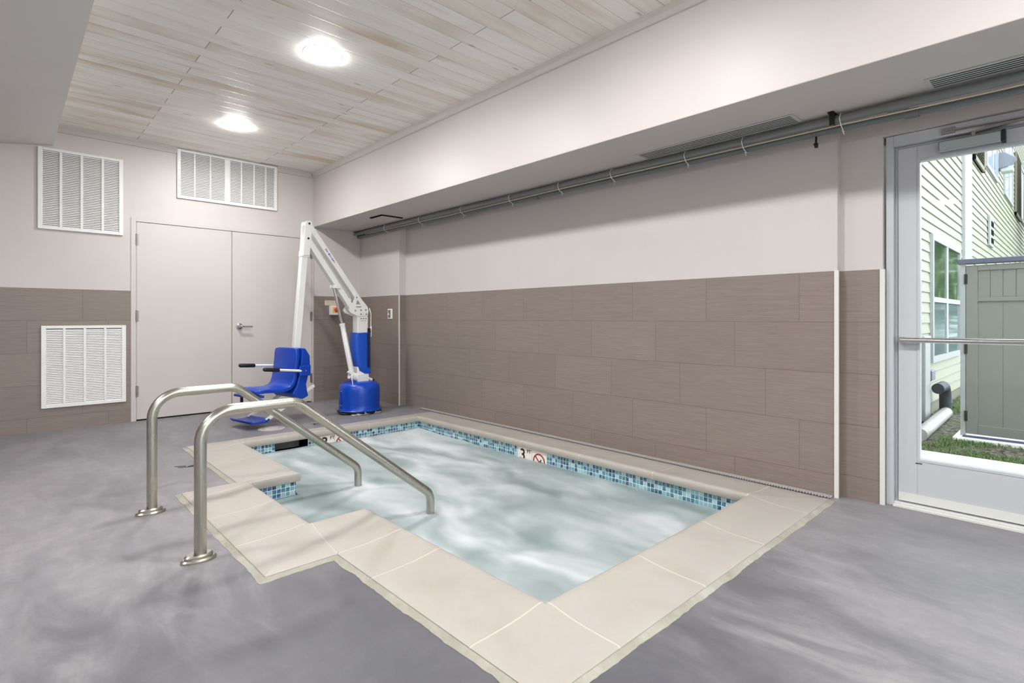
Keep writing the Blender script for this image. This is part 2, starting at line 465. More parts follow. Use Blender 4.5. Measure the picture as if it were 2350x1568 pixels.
# ceiling of planks, lower painted ceiling on the left
tag(obj('ceiling', boxes(((-.2, -3.204, ZC), (XE+.2, YS+.02, ZC+.1))), M['plank']), 'whitewashed timber plank ceiling over the spa', 'ceiling', kind='structure')
bm = bmesh.new()
prism(bm, [(-.2, -3.204, 2.661), (-.2, -4.1, 2.54), (-.2, YE-.2, 2.54), (-.2, YE-.2, 2.96), (-.2, -3.204, 2.96)], (XE+.4, 0, 0))
tag(obj('ceiling_lowered', bm, M['ceil_paint']), 'plain painted lowered ceiling at the left edge', 'ceiling', kind='structure')
tag(obj('ceiling_soffit', boxes(((-.2, YS, ZS), (XE+.2, .3, ZC+.1))), M['wall'], bevel=.004), 'long painted soffit boxed out above the right wall', 'soffit', kind='structure')

# crown strips where the planks meet soffit and end wall
bm = bmesh.new(); prof = [(0, 0), (-.032, 0), (-.032, -.014), (-.020, -.030), (-.012, -.05), (-.012, -.062), (0, -.066)]
prism(bm, [(0.0, YS+a, ZC+b) for a, b in prof], (XE, 0, 0))
tag(obj('trim_1', bm, M['crown']), 'painted crown moulding between plank ceiling and soffit', 'trim', kind='structure')
bm = bmesh.new(); prism(bm, [(-a, -3.204, ZC+b) for a, b in prof], (0, 3.204-2.204, 0)); prism(bm, [(-a, -1.168, ZC+b) for a, b in prof], (0, 1.168+YS-.032, 0))
tag(obj('trim_2', bm, M['crown']), 'painted crown moulding above the double door wall', 'trim', kind='structure')

# end wall with the double door opening
DY0, DY1, DZ = -2.606, -.722, 2.07
bm = boxes(((-.2, YE, 0), (0, DY0, 3)), ((-.2, DY0, DZ), (0, DY1, 3)), ((-.2, DY1, 0), (0, .3, 3)))
wb = tag(obj('wall_back', bm, M['wall']), 'grey painted end wall with tile wainscot and double door', 'wall', kind='structure')
obj('tile_wainscot', boxes(((0, YE, 0), (.004, DY0-.001, ZT)), ((0, DY1+.001, 0), (.004, -.094, ZT))), M['tile'], wb)
# dark plenum behind the doors
tag(obj('wall_closet', boxes(((-1.2, DY0-.05, 0), (-1.15, DY1+.05, 2.3)), ((-1.2, DY0-.05, -.1), (-.0, DY1+.05, -.002))), M['dark']), 'dark closet behind the double door', 'wall', kind='structure')

# right wall: pilaster, main panel, set-back strip, glazed door opening, wall and added window beyond the frame
PX, RX, JX0, JX1 = .985, 5.625, 5.835, 6.905
WX0, WX1, WZ0, WZ1 = 7.25, 9.35, .12, 2.05
bm = boxes(((-.2, -.09, 0), (PX, .26, ZS+.05)), ((PX, 0, 0), (RX, .26, ZS+.05)), ((RX, .06, 0), (JX0, .26, ZS+.05)),
           ((JX0, .06, 2.07), (JX1, .26, ZS+.05)), ((JX1, .06, 0), (WX0, .26, ZS+.05)), ((WX0, .06, 0), (WX1, .26, WZ0)), ((WX0, .06, WZ1), (WX1, .26, ZS+.05)), ((WX1, .06, 0), (XE+.2, .26, ZS+.05)))
wr = tag(obj('wall_right', bm, M['wall']), 'long painted right wall with brown tile wainscot', 'wall', kind='structure')
obj('tile_wainscot', boxes(((.004, -.094, 0), (PX+.004, -.09, ZT)), ((PX, -.09, 0), (PX+.004, -.004, ZT)), ((PX, -.004, 0), (RX, 0, ZT)), ((RX, .056, 0), (JX0, .06, ZT)), ((RX, -.003, 0), (RX+.004, .056, ZT)), ((JX1, .056, 0), (WX0, .06, ZT)), ((WX1, .056, 0), (XE, .06, ZT)), ((WX0, .056, 0), (WX1, .06, WZ0))), M['tile'], wr)
tag(obj('corner_trim', boxes(((PX-.004, -.098, 0), (PX+.008, -.088, ZT))), M['white_trim'], wr), 'white tile edge strip')
tag(obj('corner_trim', boxes(((RX-.014, -.008, 0), (RX+.008, .004, ZT+.004))), M['white_trim'], wr), 'white tile edge strip')
tag(obj('corner_trim', boxes(((JX0-.012, .050, 0), (JX0+.010, .075, ZT))), M['white_trim'], wr), 'white tile edge strip')

tag(obj('wall_left', boxes(((-.2, YE-.2, 0), (XE+.2, YE, 3))), M['wall']), 'painted wall far to the left behind the viewpoint', 'wall', kind='structure')
VY0, VY1, VZ0, VZ1 = -4.6, -.9, .10, 2.10
tag(obj('wall_front', boxes(((XE, YE, 0), (XE+.2, VY0, 3)), ((XE, VY1, 0), (XE+.2, .3, 3)), ((XE, VY0, 0), (XE+.2, VY1, VZ0)), ((XE, VY0, VZ1), (XE+.2, VY1, 3))), M['wall']), 'painted wall behind the viewpoint', 'wall', kind='structure')

# unseen window added on the right to bring in daylight
w1 = thing('added_window_1', ((WX0+WX1)/2, .16, WZ0), 'white framed unseen window added for daylight in the right wall beyond the glazed door', 'window', kind='structure')
obj('frame', boxes(((WX0, .12, WZ0), (WX0+.06, .2, WZ1)), ((WX1-.06, .12, WZ0), (WX1, .2, WZ1)), ((WX0+.06, .12, WZ0), (WX1-.06, .2, WZ0+.06)), ((WX0+.06, .12, WZ1-.06), (WX1-.06, .2, WZ1)), (((WX0+WX1)/2-.025, .12, WZ0+.06), ((WX0+WX1)/2+.025, .2, WZ1-.06))), M['white_trim'], w1)  # frame of the added window
obj('pane', boxes(((WX0+.06, .157, WZ0+.06), (WX1-.06, .163, WZ1-.06))), M['glass'], w1)  # pane of the added window

w2 = thing('added_window_2', (XE+.1, (VY0+VY1)/2, VZ0), 'tall unseen window added for daylight in the wall behind the viewpoint', 'window', kind='structure')  # unseen glazing added behind the viewpoint for more daylight
obj('frame', boxes(((XE+.06, VY0, VZ0), (XE+.14, VY0+.06, VZ1)), ((XE+.06, VY1-.06, VZ0), (XE+.14, VY1, VZ1)), ((XE+.06, VY0+.06, VZ0), (XE+.14, VY1-.06, VZ0+.06)), ((XE+.06, VY0+.06, VZ1-.06), (XE+.14, VY1-.06, VZ1)), ((XE+.06, (VY0+VY1)/2-.03, VZ0+.06), (XE+.14, (VY0+VY1)/2+.03, VZ1-.06))), M['white_trim'], w2)  # frame of the added window
obj('pane', boxes(((XE+.097, VY0+.06, VZ0+.06), (XE+.103, VY1-.06, VZ1-.06))), M['glass'], w2)  # pane of the added window

# ------------------------------------------------------------------ double door
d1 = thing('door_1', (-.05, -1.665, 0), 'light grey flush double door in the end wall', 'door', kind='structure')
fw = .046
obj('door_frame', boxes(((-.14, DY0, 0), (.008, DY0+fw, DZ)), ((-.14, DY1-fw+.026, 0), (.008, DY1, DZ)), ((-.14, DY0+fw, DZ-.038), (.008, DY1-fw+.026, DZ))), M['door_paint'], d1, bevel=.002)
YM = -1.663
for (a, b, hy, sg) in ((DY0+fw+.003, YM-.002, DY0+fw, 1), (YM+.003, DY1-fw+.023, DY1-fw+.026, -1)):
    lf = obj('door_leaf', boxes(((-.045, a, .014), (0.0, b, DZ-.041))), M['door_paint'], d1, bevel=.0015)
    for z in (1.788, 1.010, .242):
        h = bmesh.new(); tube(h, [(.006, hy, z), (.006, hy, z+.118)], .0075, 10); bx(h, (-.002, hy-.004, z+.004), (.003, hy+.022*sg if sg > 0 else hy+.004, z+.114)) if sg > 0 else bx(h, (-.002, hy-.022, z+.004), (.003, hy+.004, z+.114))
        tag(obj('hinge', h, M['dull_metal'], lf, smooth=True, auto=40), 'dull metal hinge')
LY, LZ = -1.585, .955
hb = bmesh.new()
for (x, r) in ((0, 0),):
    lat = [(.0, .034), (.006, .036), (.012, .033), (.016, .022), (.05, .014), (.055, .012)]
    rings = [[hb.verts.new((xx, LY+rr*math.cos(2*PI*k/24), LZ+rr*math.sin(2*PI*k/24))) for k in range(24)] for xx, rr in lat]
    for A, B in zip(rings, rings[1:]):
        for k in range(24): hb.faces.new((A[k], A[(k+1) % 24], B[(k+1) % 24], B[k]))
    hb.faces.new(rings[-1])
tube(hb, arc_path([(.03, LY, LZ), (.058, LY, LZ), (.058, LY+.125, LZ-.004)], [.015]), [.011]*3+[.010]*8, 12)
lev = [c for c in d1.children if c.name.startswith('door_leaf')][1]
tag(obj('lever_handle', hb, M['chrome'], lev, smooth=True, auto=40), 'chrome lever handle')

# ------------------------------------------------------------------ wall grilles
def grille(label, y0, y1, z0, z1, bars, frame, wide=None, pitch=.0168):
    t = thing('wall_grille', (0, (y0+y1)/2, z0), label, 'vent grille', 'white louvred grilles on the end wall')
    bk = obj('duct_box', boxes(((.0005, y0+.01, z0+.01), (.003, y1-.01, z1-.01))), M['grille_dark'], t)
    f = frame; fr = boxes(((.001, y0, z0), (.022, y0+f, z1)), ((.001, y1-f, z0), (.022, y1, z1)), ((.001, y0+f, z0), (.022, y1-f, z0+f*.75)), ((.001, y0+f, z1-f*.75), (.022, y1-f, z1)))
    obj('frame', fr, M['grille'], t, bevel=.003)
    ed = [y0+f]
    for (c, w) in bars:
        obj('divider', boxes(((.004, c-w/2, z0+f*.75), (.021, c+w/2, z1-f*.75))), M['grille'], t, bevel=.002)
        ed += [c-w/2, c+w/2]
    ed.append(y1-f)
    for k in range(0, len(ed), 2):
        bm = bmesh.new(); z = z0+f*.75+.008
        while z < z1-f*.75-.001:
            obox(bm, (.0115, (ed[k]+ed[k+1])/2, z), (0, 1, 0), (.62, 0, -.78), (.78, 0, .62), (ed[k+1]-ed[k])/2, .0088, .0010)
            z += pitch
        obj('louver_panel', bm, M['grille'], t)
    return t
grille('square white louvred grille high on the end wall, left of the double door', -3.314, -2.671, 1.875, 2.632, [(-3.150, .02), (-2.996, .02), (-2.835, .02)], .034)
grille('wide white louvred grille just under the plank ceiling above the double door', -2.203, -1.169, 2.325, 2.848, [(-2.038, .014), (-1.885, .014), (-1.713, .058), (-1.567, .014), (-1.430, .014), (-1.299, .014)], .034)
grille('square white louvred grille low in the brown tile, left of the double door', -3.290, -2.647, .210, .977, [(-3.125, .02), (-2.973, .02), (-2.815, .02)], .036)

# ------------------------------------------------------------------ recessed lights
lamp0 = None
LPOS = [(1.145, -1.946, 'smaller looking round ceiling light, the farther one near the end wall'), (3.03, -1.946, 'larger looking round ceiling light, the nearer one in the plank ceiling'),
        (4.92, -1.946, 'round ceiling light in the plank row above the spa\'s near end'), (6.80, -1.946, 'round ceiling light in the plank row next to the glazed door'), (8.6, -1.946, 'round ceiling light in the plank row behind the viewpoint')]
def ceiling_light(x, y, z, label):
    t = thing('ceiling_light', (x, y, z), label, 'ceiling light', 'round recessed lights in the plank ceiling')
    b = bmesh.new(); lathe(b, (x, y, z), [(.122, -.0005), (.1225, -.002), (.127, -.002), (.129, -.0005)], 40, cap=False)
    obj('trim_ring', b, M['white_plastic'], t, smooth=True)
    b = bmesh.new(); lathe(b, (x, y, z), [(.002, -.018), (.03, -.0175), (.06, -.016), (.088, -.0125), (.110, -.0075), (.121, -.003), (.122, -.001)], 40)
    obj('diffuser', b, M['lamp'], t, smooth=True)
    return t
lamp0 = ceiling_light(*LPOS[1][:2], ZC, LPOS[1][2])
for i, (x, y, lb) in enumerate(LPOS):
    if i != 1:
        c = copy_tree(lamp0, (x, y, ZC)); c['label'] = lb
for i, (x, y) in enumerate(((3.2, -4.6), (5.4, -5.0), (7.8, -5.4), (8.6, -4.2))):  # unseen fill lamps added to brighten the left floor and lowered ceiling
    c = copy_tree(lamp0, (x, y, 2.54)); c['label'] = 'added fill light in the lowered ceiling behind the viewpoint, number %d from the end wall' % (i+1); c['group'] = 'added fill lights in the lowered ceiling'
    c['label'] = 'added fill light in the lowered ceiling behind the viewpoint'

# ------------------------------------------------------------------ soffit diffusers, hatch
def slot_diff(x0, x1, label):
    t = thing('slot_diffuser', ((x0+x1)/2, -.265, ZS), label, 'air diffuser', 'linear slot diffusers under the soffit')
    y0, y1 = -.345, -.185
    obj('face_plate', boxes(((x0, y0, ZS-.004), (x1, y1, ZS-.0005))), M['slot'], t, bevel=.0015)
    n = 5; st = (y1-y0-.03)/n; bm = bmesh.new()
    for k in range(n): bx(bm, (x0+.02, y0+.015+st*(k+.5)-.0045, ZS-.0046), (x1-.02, y0+.015+st*(k+.5)+.0045, ZS-.003))  # dark strips on the plate stand in for shade inside the slots
    tag(obj('slot_strips', bm, M['dark'], t), 'dark strips in place of shaded air slots')
slot_diff(4.465, 5.50, 'linear slot diffuser in the soffit, mid length of the right wall')
slot_diff(6.085, 7.12, 'linear slot diffuser in the soffit above the glazed door')
t = thing('ceiling_hatch', (1.19, -.37, ZS), 'small ceiling hatch with dark open edges near the far end of the soffit', 'hatch')
obj('hatch_panel', boxes(((1.06, -.50, ZS-.012), (1.30, -.26, ZS-.008))), M['wall'], t)
obj('gap', boxes(((1.06, -.525, ZS-.008), (1.325, -.25, ZS-.0005))), M['dark'], t)

# ------------------------------------------------------------------ pipes along the soffit
def wob(x, a, ph): return a*math.sin(x*1.7+ph)
pA = [(x, -.165+wob(x, .002, 1), 2.154+wob(x, .002, 0)) for x in [i*.2+.01 for i in range(0, 47)]]
t = thing('sprinkler_pipe', (4.6, -.165, 2.13), 'larger painted pipe running under the soffit, the upper of the two', 'pipe')
bm = bmesh.new(); tube(bm, pA, .024, 16); obj('pipe_run', bm, M['pipe'], t, smooth=True, auto=40)
for x in (2.1, 5.95):
    bm = bmesh.new(); tube(bm, [(x-.045, -.165, 2.152), (x+.045, -.165, 2.152)], .0275, 16); obj('coupling', bm, M['pipe'], t, smooth=True, auto=40)
t = thing('conduit', (4.6, -.105, 2.08), 'thin grey conduit below the larger soffit pipe', 'conduit')
pB = [(x, -.121+wob(x, .002, 2), 2.119+wob(x, .002, 2.2)+(-.014*max(0, min(1, (x-5.7)*1.6)))) for x in [i*.2+.01 for i in range(0, 47)]]
bm = bmesh.new(); tube(bm, pB, .021, 14); obj('pipe_run', bm, M['pipe_low'], t, smooth=True, auto=40)
for x in (6.0, 3.3):
    bm = bmesh.new(); zz = 2.119+(-.009 if x > 5.9 else 0); tube(bm, [(x-.03, -.121, zz), (x+.03, -.121, zz)], .026, 12); obj('coupling', bm, M['pipe_low'], t, smooth=True, auto=40)
bm = bmesh.new(); tube(bm, [(x, -.172+wob(x, .003, .3), 2.120+wob(x, .003, 1.0)-(.010*max(0, min(1, (x-5.7)*1.6)))) for x in [i*.15+.3 for i in range(0, 61)]], .0042, 8)
tag(obj('cable', bm, M['cable'], smooth=True), 'thin tan cable tied along the soffit pipes', 'cable')
for i, x in enumerate((.8, 1.55, 2.3, 3.02, 3.62, 4.15, 4.76, 5.15, 5.69)):
    bm = bmesh.new(); c = [(-.199, 2.150), (-.189, 2.174), (-.166, 2.1832), (-.138, 2.178), (-.103, 2.150), (-.0968, 2.122), (-.108, 2.098), (-.132, 2.091), (-.186, 2.112)]
    L = [(x+.004*math.sin(k), a, b) for k, (a, b) in enumerate(c)]; tube(bm, L+[L[0]], .0024, 6, cap=False)
    tube(bm, [(x, -.150, 2.096), (x+.012, -.157, 2.066)], .0022, 6)
    tag(obj('zip_tie', bm, M['tie'], smooth=True), 'white zip tie around the soffit pipes, %s from the end wall' % ('first second third fourth fifth sixth seventh eighth ninth'.split()[i]), 'zip tie', 'zip ties around the soffit pipes')
bm = bmesh.new(); ring = [(5.655, -.165+.0295*math.cos(a*PI/10), 2.154+.0295*math.sin(a*PI/10)) for a in range(21)]
tube(bm, ring, .0028, 8, cap=False); bx(bm, (5.64, -.230, 2.180), (5.67, -.10, 2.186)); bx(bm, (5.642, -.206, 2.118), (5.668, -.199, 2.186))
tag(obj('pipe_hanger', bm, M['black'], smooth=True, auto=40), 'black ring hanger holding the larger soffit pipe', 'pipe hanger')
bm = bmesh.new(); tube(bm, arc_path([(5.55, -.121, 2.098), (5.55, -.124, 2.062), (5.55, -.150, 2.045)], [.015]), .006, 8); tube(bm, [(5.55, -.118, 2.060), (5.55, -.118, 2.035)], .010, 10)
tag(obj('hanging_hook', bm, M['black'], smooth=True), 'small black hook below the conduit left of the glazed door', 'hook')

# ------------------------------------------------------------------ pool
N = len(NOSE)
def wvec(i):
    """edge i runs NOSE[i]->NOSE[i+1]; return tangent, outward normal, widths"""
    a, b = Vector(NOSE[i]), Vector(NOSE[(i+1) % N]); t = (b-a).normalized(); n = Vector((t.y, -t.x))
    # outward = towards OUTR
    oa = Vector(OUTR[i]); w = (oa-a).dot(n)
    if w < 0: n = -n; w = -w
    return a, b, t, n, w
# profile: fraction of width from nose (0) to outer edge (1), and height; first entries wrap under the nose
PROF = [(.10, -.017), (.035, -.017), (.012, -.012), (.0, .002), (.0, .015), (.008, .027), (.028, .035), (.065, .038), (.12, .0365), (.2, .032), (.3, .027), (.42, .0225), (.58, .019), (.78, .017), (.97, .016), (1.0, .012), (1.0, -.01)]
def edge_pts(i, s, f):
    """point on edge i; s along nose-to-nose parameter in metres measured from NOSE[i]; f = fraction outward"""
    a, b, t, n, w = wvec(i); p = a + t*s + n*(w*f); return p
spa = thing('spa_pool', (3.6, -1.3, -.9), 'sunken spa with cream stone coping and blue mosaic waterline', 'spa pool')
stones = []
def strip(bm, i, s0, s1, m0=None, m1=None, steps=4):
    # a joint is one distance along the edge, or a (nose, outer) pair where it runs askew
    """strip of coping on edge i between s0..s1; m0/m1 = corner index to end in a mitre"""
    a, b, t, n, w = wvec(i); rows = []
    for k in range(steps+1):
        u = k/steps; row = []
        for f, z in PROF:
            def at(s, m):
                if isinstance(s, tuple): s = s[0]+(s[1]-s[0])*f
                base = a+t*s+n*(w*f)
                if m is None: return base
                c = Vector(NOSE[m])+(Vector(OUTR[m])-Vector(NOSE[m]))*f
                return c
            p = at(s0, m0)*(1-u)+at(s1, m1)*u
            row.append(bm.verts.new((p.x, p.y, z)))
        rows.append(row)
    for A, B in zip(rows, rows[1:]):
        for k in range(len(PROF)-1): bm.faces.new((A[k], A[k+1], B[k+1], B[k]))
    for row in (rows[0], rows[-1]): bm.faces.new(row)
GAP = .0045
LIM = []
for i in range(N):
    a, b, t, n, w = wvec(i); L = (b-a).length
    s_o0 = (Vector(OUTR[i])-a).dot(t); s_o1 = (Vector(OUTR[(i+1) % N])-a).dot(t)
    LIM.append((max(0, s_o0), min(L, s_o1), L))
# long joints measured along each edge
CUT = {0: [.55, 1.12], 1: [.49], 2: [], 3: [.42], 4: [], 5: [.691], 6: [.56, 1.12], 7: [.62, 1.24, 1.86, 2.48]}
for i in range(N):
    lo, hi, L = LIM[i]
    if hi-lo < .03: continue
    cuts = [lo]+[c for c in CUT.get(i, []) if lo+.1 < c < hi-.1]+[hi]
    for c0, c1 in zip(cuts, cuts[1:]):
        bm = bmesh.new(); strip(bm, i, c0+GAP, c1-GAP); stones.append(bm)
for v in range(N):
    bm = bmesh.new(); ip = (v-1) % N
    def joint(lo, hi, L, g):
        if hi > lo+.03: return (hi if g > 0 else lo)+g
        return (lo+g*.5, hi+g*.5) if 0 <= lo <= L else (hi+g*.5, lo+g*.5)
    lo, hi, L = LIM[ip]; strip(bm, ip, joint(lo, hi, L, GAP), L, None, v, 3)
    lo, hi, L = LIM[v]; strip(bm, v, 0, joint(lo, hi, L, -GAP), v, None, 3)
    bmesh.ops.remove_doubles(bm, verts=bm.verts[:], dist=1e-5); stones.append(bm)
for bm in stones: obj('coping_stone', bm, M['stone'], spa, smooth=True, auto=38)
# grout bed between stones (slightly lower) and rough mortar fillet outside
def ring_bm(f0, f1, z0, z1, jit=0.0, extra=0.0):
    bm = bmesh.new(); inner = []; outer = []
    for i in range(N):
        a, b, t, n, w = wvec(i); a2, o2 = Vector(NOSE[i]), Vector(OUTR[i]); b2, p2 = Vector(NOSE[(i+1) % N]), Vector(OUTR[(i+1) % N])
        A0, B0 = a2+(o2-a2)*f0, b2+(p2-b2)*f0; A1, B1 = a2+(o2-a2)*f1, b2+(p2-b2)*f1
        d = (o2-a2); A1 = A1+Vector((math.copysign(extra, d.x), math.copysign(extra, d.y))); d = (p2-b2); B1 = B1+Vector((math.copysign(extra, d.x), math.copysign(extra, d.y)))
        m = max(2, int((B1-A1).length/.02)) if jit else 1
        for k in range(m):
            u = k/m; inner.append(A0*(1-u)+B0*u); q = A1*(1-u)+B1*u
            if jit and 0 < k: q = q+n*(jit*(noise.noise(Vector((q.x*9, q.y*9, 1)))+.6*noise.noise(Vector((q.x*31, q.y*31, 4)))))
            outer.append(q)
    def ring(L, z): return [bm.verts.new((p.x, p.y, z)) for p in L]
    R = [ring(inner, z0), ring(outer, z1), ring(outer, -.02), ring(inner, -.02)]
    m = len(inner)
    for A, B in zip(R, R[1:]+R[:1]):
        for k in range(m): bm.faces.new((A[k], A[(k+1) % m], B[(k+1) % m], B[k]))
    return bm
bm = bmesh.new(); GP = [(f, z-.0006) for f, z in PROF[2:-1]]
rows = []
for v in range(N):
    rows.append([bm.verts.new((*(Vector(NOSE[v])+(Vector(OUTR[v])-Vector(NOSE[v]))*max(f, .006)), z)) for f, z in GP])
for k in range(N):
    A, B = rows[k], rows[(k+1) % N]
    for q in range(len(GP)-1): bm.faces.new((A[q], A[q+1], B[q+1], B[q]))
obj('grout_bed', bm, M['grout'], spa)
obj('mortar_edge', ring_bm(.97, 1.0, .012, .0015, .008, .028), M['mortar'], spa)

# basin walls 25 mm behind the nose, mosaic band, skimmer mouth
TI = []
for i in range(N):
    p, q = Vector(NOSE[i]), Vector(OUTR[i]); d = q-p; TI.append(Vector((p.x+math.copysign(.024, d.x), p.y+math.copysign(.024, d.y))))
SK = (-1.862, -1.578)
def wall_strip(bm, z0, z1, skip=True):
    for i in range(N):
        a, b = TI[i], TI[(i+1) % N]
        segs = [(a, b)]
        if i == 0 and skip: segs = [(a, Vector((a.x, SK[1]))), (Vector((a.x, SK[0])), b)]
        for p, q in segs:
            bm.faces.new([bm.verts.new((*p, z0)), bm.verts.new((*q, z0)), bm.verts.new((*q, z1)), bm.verts.new((*p, z1))])
bm = bmesh.new(); wall_strip(bm, -.19, -.010); obj('mosaic_band', bm, M['mosaic'], spa)
bm = bmesh.new(); wall_strip(bm, -.9, -.19, True)
bm.faces.new([bm.verts.new((*p, -.9)) for p in TI]); obj('basin', bm, M['plaster'], spa)
bm = bmesh.new(); x0 = TI[0].x
for f in ([(x0, SK[0], -.010), (x0, SK[1], -.010), (x0-.22, SK[1], -.010), (x0-.22, SK[0], -.010)], [(x0-.22, SK[0], -.9), (x0-.22, SK[1], -.9), (x0-.22, SK[1], -.01), (x0-.22, SK[0], -.01)],
          [(x0, SK[0], -.9), (x0-.22, SK[0], -.9), (x0-.22, SK[0], -.01), (x0, SK[0], -.01)], [(x0, SK[1], -.9), (x0-.22, SK[1], -.9), (x0-.22, SK[1], -.01), (x0, SK[1], -.01)]):
    bm.faces.new([bm.verts.new(p) for p in f])
tag(obj('skimmer_mouth', bm, M['dark'], spa), 'dark skimmer opening under the far coping')

# depth markers: "3 FT" and no-diving symbol
def marker(o, ux, un, w=.165):
    """o = top-left corner of the pair of tiles on the wall"""
    o, ux, un = Vector(o), Vector(ux), Vector(un); uz = Vector((0, 0, 1))
    for k in range(2):
        bm = bmesh.new(); c = o+ux*(w*(k+.5)-.0+.002*k)-uz*.078+un*.002
        obox(bm, c, ux, un, uz, w/2-.001, .0025, .075)
        tl = obj('depth_marker_tile', bm, M['marker'], spa)
        f = un*.0048
        if k == 0:
            obj('numeral', text_bm('3', .130, o+ux*.030-uz*.104+f, ux, uz, un, .0008, .002), M['ink'], tl)
            obj('letters', text_bm('FT', .040, o+ux*.112-uz*.040+f, ux, uz, un, .0008, .0008), M['ink'], tl)
        else:
            cc = o+ux*(w*1.5)-uz*.088+f
            bm = bmesh.new(); R0, R1 = .054, .066
            ra = [cc+ux*math.cos(a*PI/24)*R0+uz*math.sin(a*PI/24)*R0 for a in range(48)]; rb = [cc+ux*math.cos(a*PI/24)*R1+uz*math.sin(a*PI/24)*R1 for a in range(48)]
            va = [bm.verts.new(p) for p in ra]; vb = [bm.verts.new(p) for p in rb]
            for q in range(48): bm.faces.new((va[q], va[(q+1) % 48], vb[(q+1) % 48], vb[q]))
            d = (ux*.7-uz*.7).normalized(); obox(bm, cc, d, un, d.cross(un), .056, .0006, .0050)
            obj('prohibition_ring', bm, M['red'], tl)
            bm = bmesh.new(); d2 = (ux*.62+uz*.78).normalized(); obox(bm, cc+ux*.004-uz*.006, d2, un, d2.cross(un), .034, .0005, .0052)
            obox(bm, cc+ux*.024-uz*.002, ux, un, uz, .020, .0005, .0042); obox(bm, cc-ux*.020-uz*.014, (ux*.9+uz*.4).normalized(), un, (uz*.9-ux*.4).normalized(), .017, .0005, .0042)
            lathe_c = cc-ux*.022-uz*.034
            vv = [bm.verts.new(lathe_c+ux*.010*math.cos(a*PI/8)+uz*.010*math.sin(a*PI/8)) for a in range(16)]; bm.faces.new(vv)
            obj('diver_figure', bm, M['ink'], tl)
marker((3.372, TI[0].y, -.0165), (1, 0, 0), (0, -1, 0))
marker((TI[0].x, -1.488, -.0165), (0, 1, 0), (1, 0, 0), .155)

# water
bm = bmesh.new(); st = .035; Wx0, Wx1, Wy0, Wy1 = TI[0].x+.008, TI[6].x-.008, TI[1].y+.008, TI[0].y-.008
ax0, ax1, ay0 = TI[3].x+.008, TI[4].x-.008, TI[3].y+.008
def zw(x, y):
    p = Vector((x*1.3, y*1.9, 3.0)); calm = max(0, min(1, (-1.75-y)/.3)) * (1 if ax0-.2 < x < ax1+.3 else 0)
    h = .018*noise.noise(p)+.010*noise.noise(p*2.7)
    rim = min(x-Wx0, Wx1-x, Wy1-y, .25)/.25; rim = max(0, rim)
    far = .018*max(0, min(1, (3.0-x)/1.0))
    return -.104+far+h*(1-.8*calm)*(.45+.55*rim)+.006*noise.noise(Vector((x*6, y*6, 0)))*(1-calm)
def grid(x0, x1, y0, y1):
    nx, ny = max(2, int((x1-x0)/st)), max(2, int((y1-y0)/st))
    vs = [[bm.verts.new((x0+(x1-x0)*i/nx, y0+(y1-y0)*j/ny, zw(x0+(x1-x0)*i/nx, y0+(y1-y0)*j/ny))) for j in range(ny+1)] for i in range(nx+1)]
    for i in range(nx):
        for j in range(ny): bm.faces.new((vs[i][j], vs[i+1][j], vs[i+1][j+1], vs[i][j+1]))
grid(Wx0, ax0, Wy0, Wy1); grid(ax0, ax1, ay0, Wy0); grid(ax0, ax1, Wy0, Wy1); grid(ax1, Wx1, Wy0, Wy1)
tag(obj('spa_water', bm, M['water'], smooth=True), 'foaming pale green spa water churned by jets', 'water', kind='stuff')

# trench drain along the wall
t = thing('trench_drain', (3.4, -.03, 0), 'narrow perforated drain channel between the spa coping and the tiled wall', 'floor drain')
DX0, DX1 = 1.35, 5.60
obj('channel', boxes(((DX0, -.052, .0005), (DX1, -.006, .003))), M['dark'], t)
bm = bmesh.new(); nx = int((DX1-DX0)/.0165)
for y in (-.052, -.041, -.030, -.019, -.010): bx(bm, (DX0, y, .003), (DX1, y+.004, .010))
for k in range(nx+1):
    x = DX0+(DX1-DX0)*k/nx; bx(bm, (x-.0028, -.052, .003), (x+.0028, -.0065, .0095))
obj('grate', bm, plain('pale_grate', (176, 172, 170), .5), t)

# ------------------------------------------------------------------ hand rails
rl = thing('hand_rail', (3.98, -2.916, 0), 'stainless tube handrail nearest the viewer beside the spa entry step', 'handrail', 'pair of stainless handrails at the spa entry')
X = 3.98
path = arc_path([(X, -2.916, .004), (X, -2.916, .640), (X, -2.497, .640), (X, -1.716, .018), (X, -1.716, -.55)], [.135, .10, .085], 10)
bm = bmesh.new(); tube(bm, path, .0245, 24); obj('tube', bm, M['steel'], rl, smooth=True, auto=50)
bm = bmesh.new()
for (r, z0, z1) in ((.062, 0, .014), (.050, .014, .030)):
    lathe(bm, (X, -2.922, 0), [(r, z0), (r, z1-.006), (r-.007, z1)], 72, .68, 1.12)
obj('base_flange', bm, M['steel'], rl, smooth=True, auto=30)
r2 = copy_tree(rl, (3.17, -2.957, 0)); r2['label'] = 'stainless tube handrail on the far side of the entry step, nearer the double door'

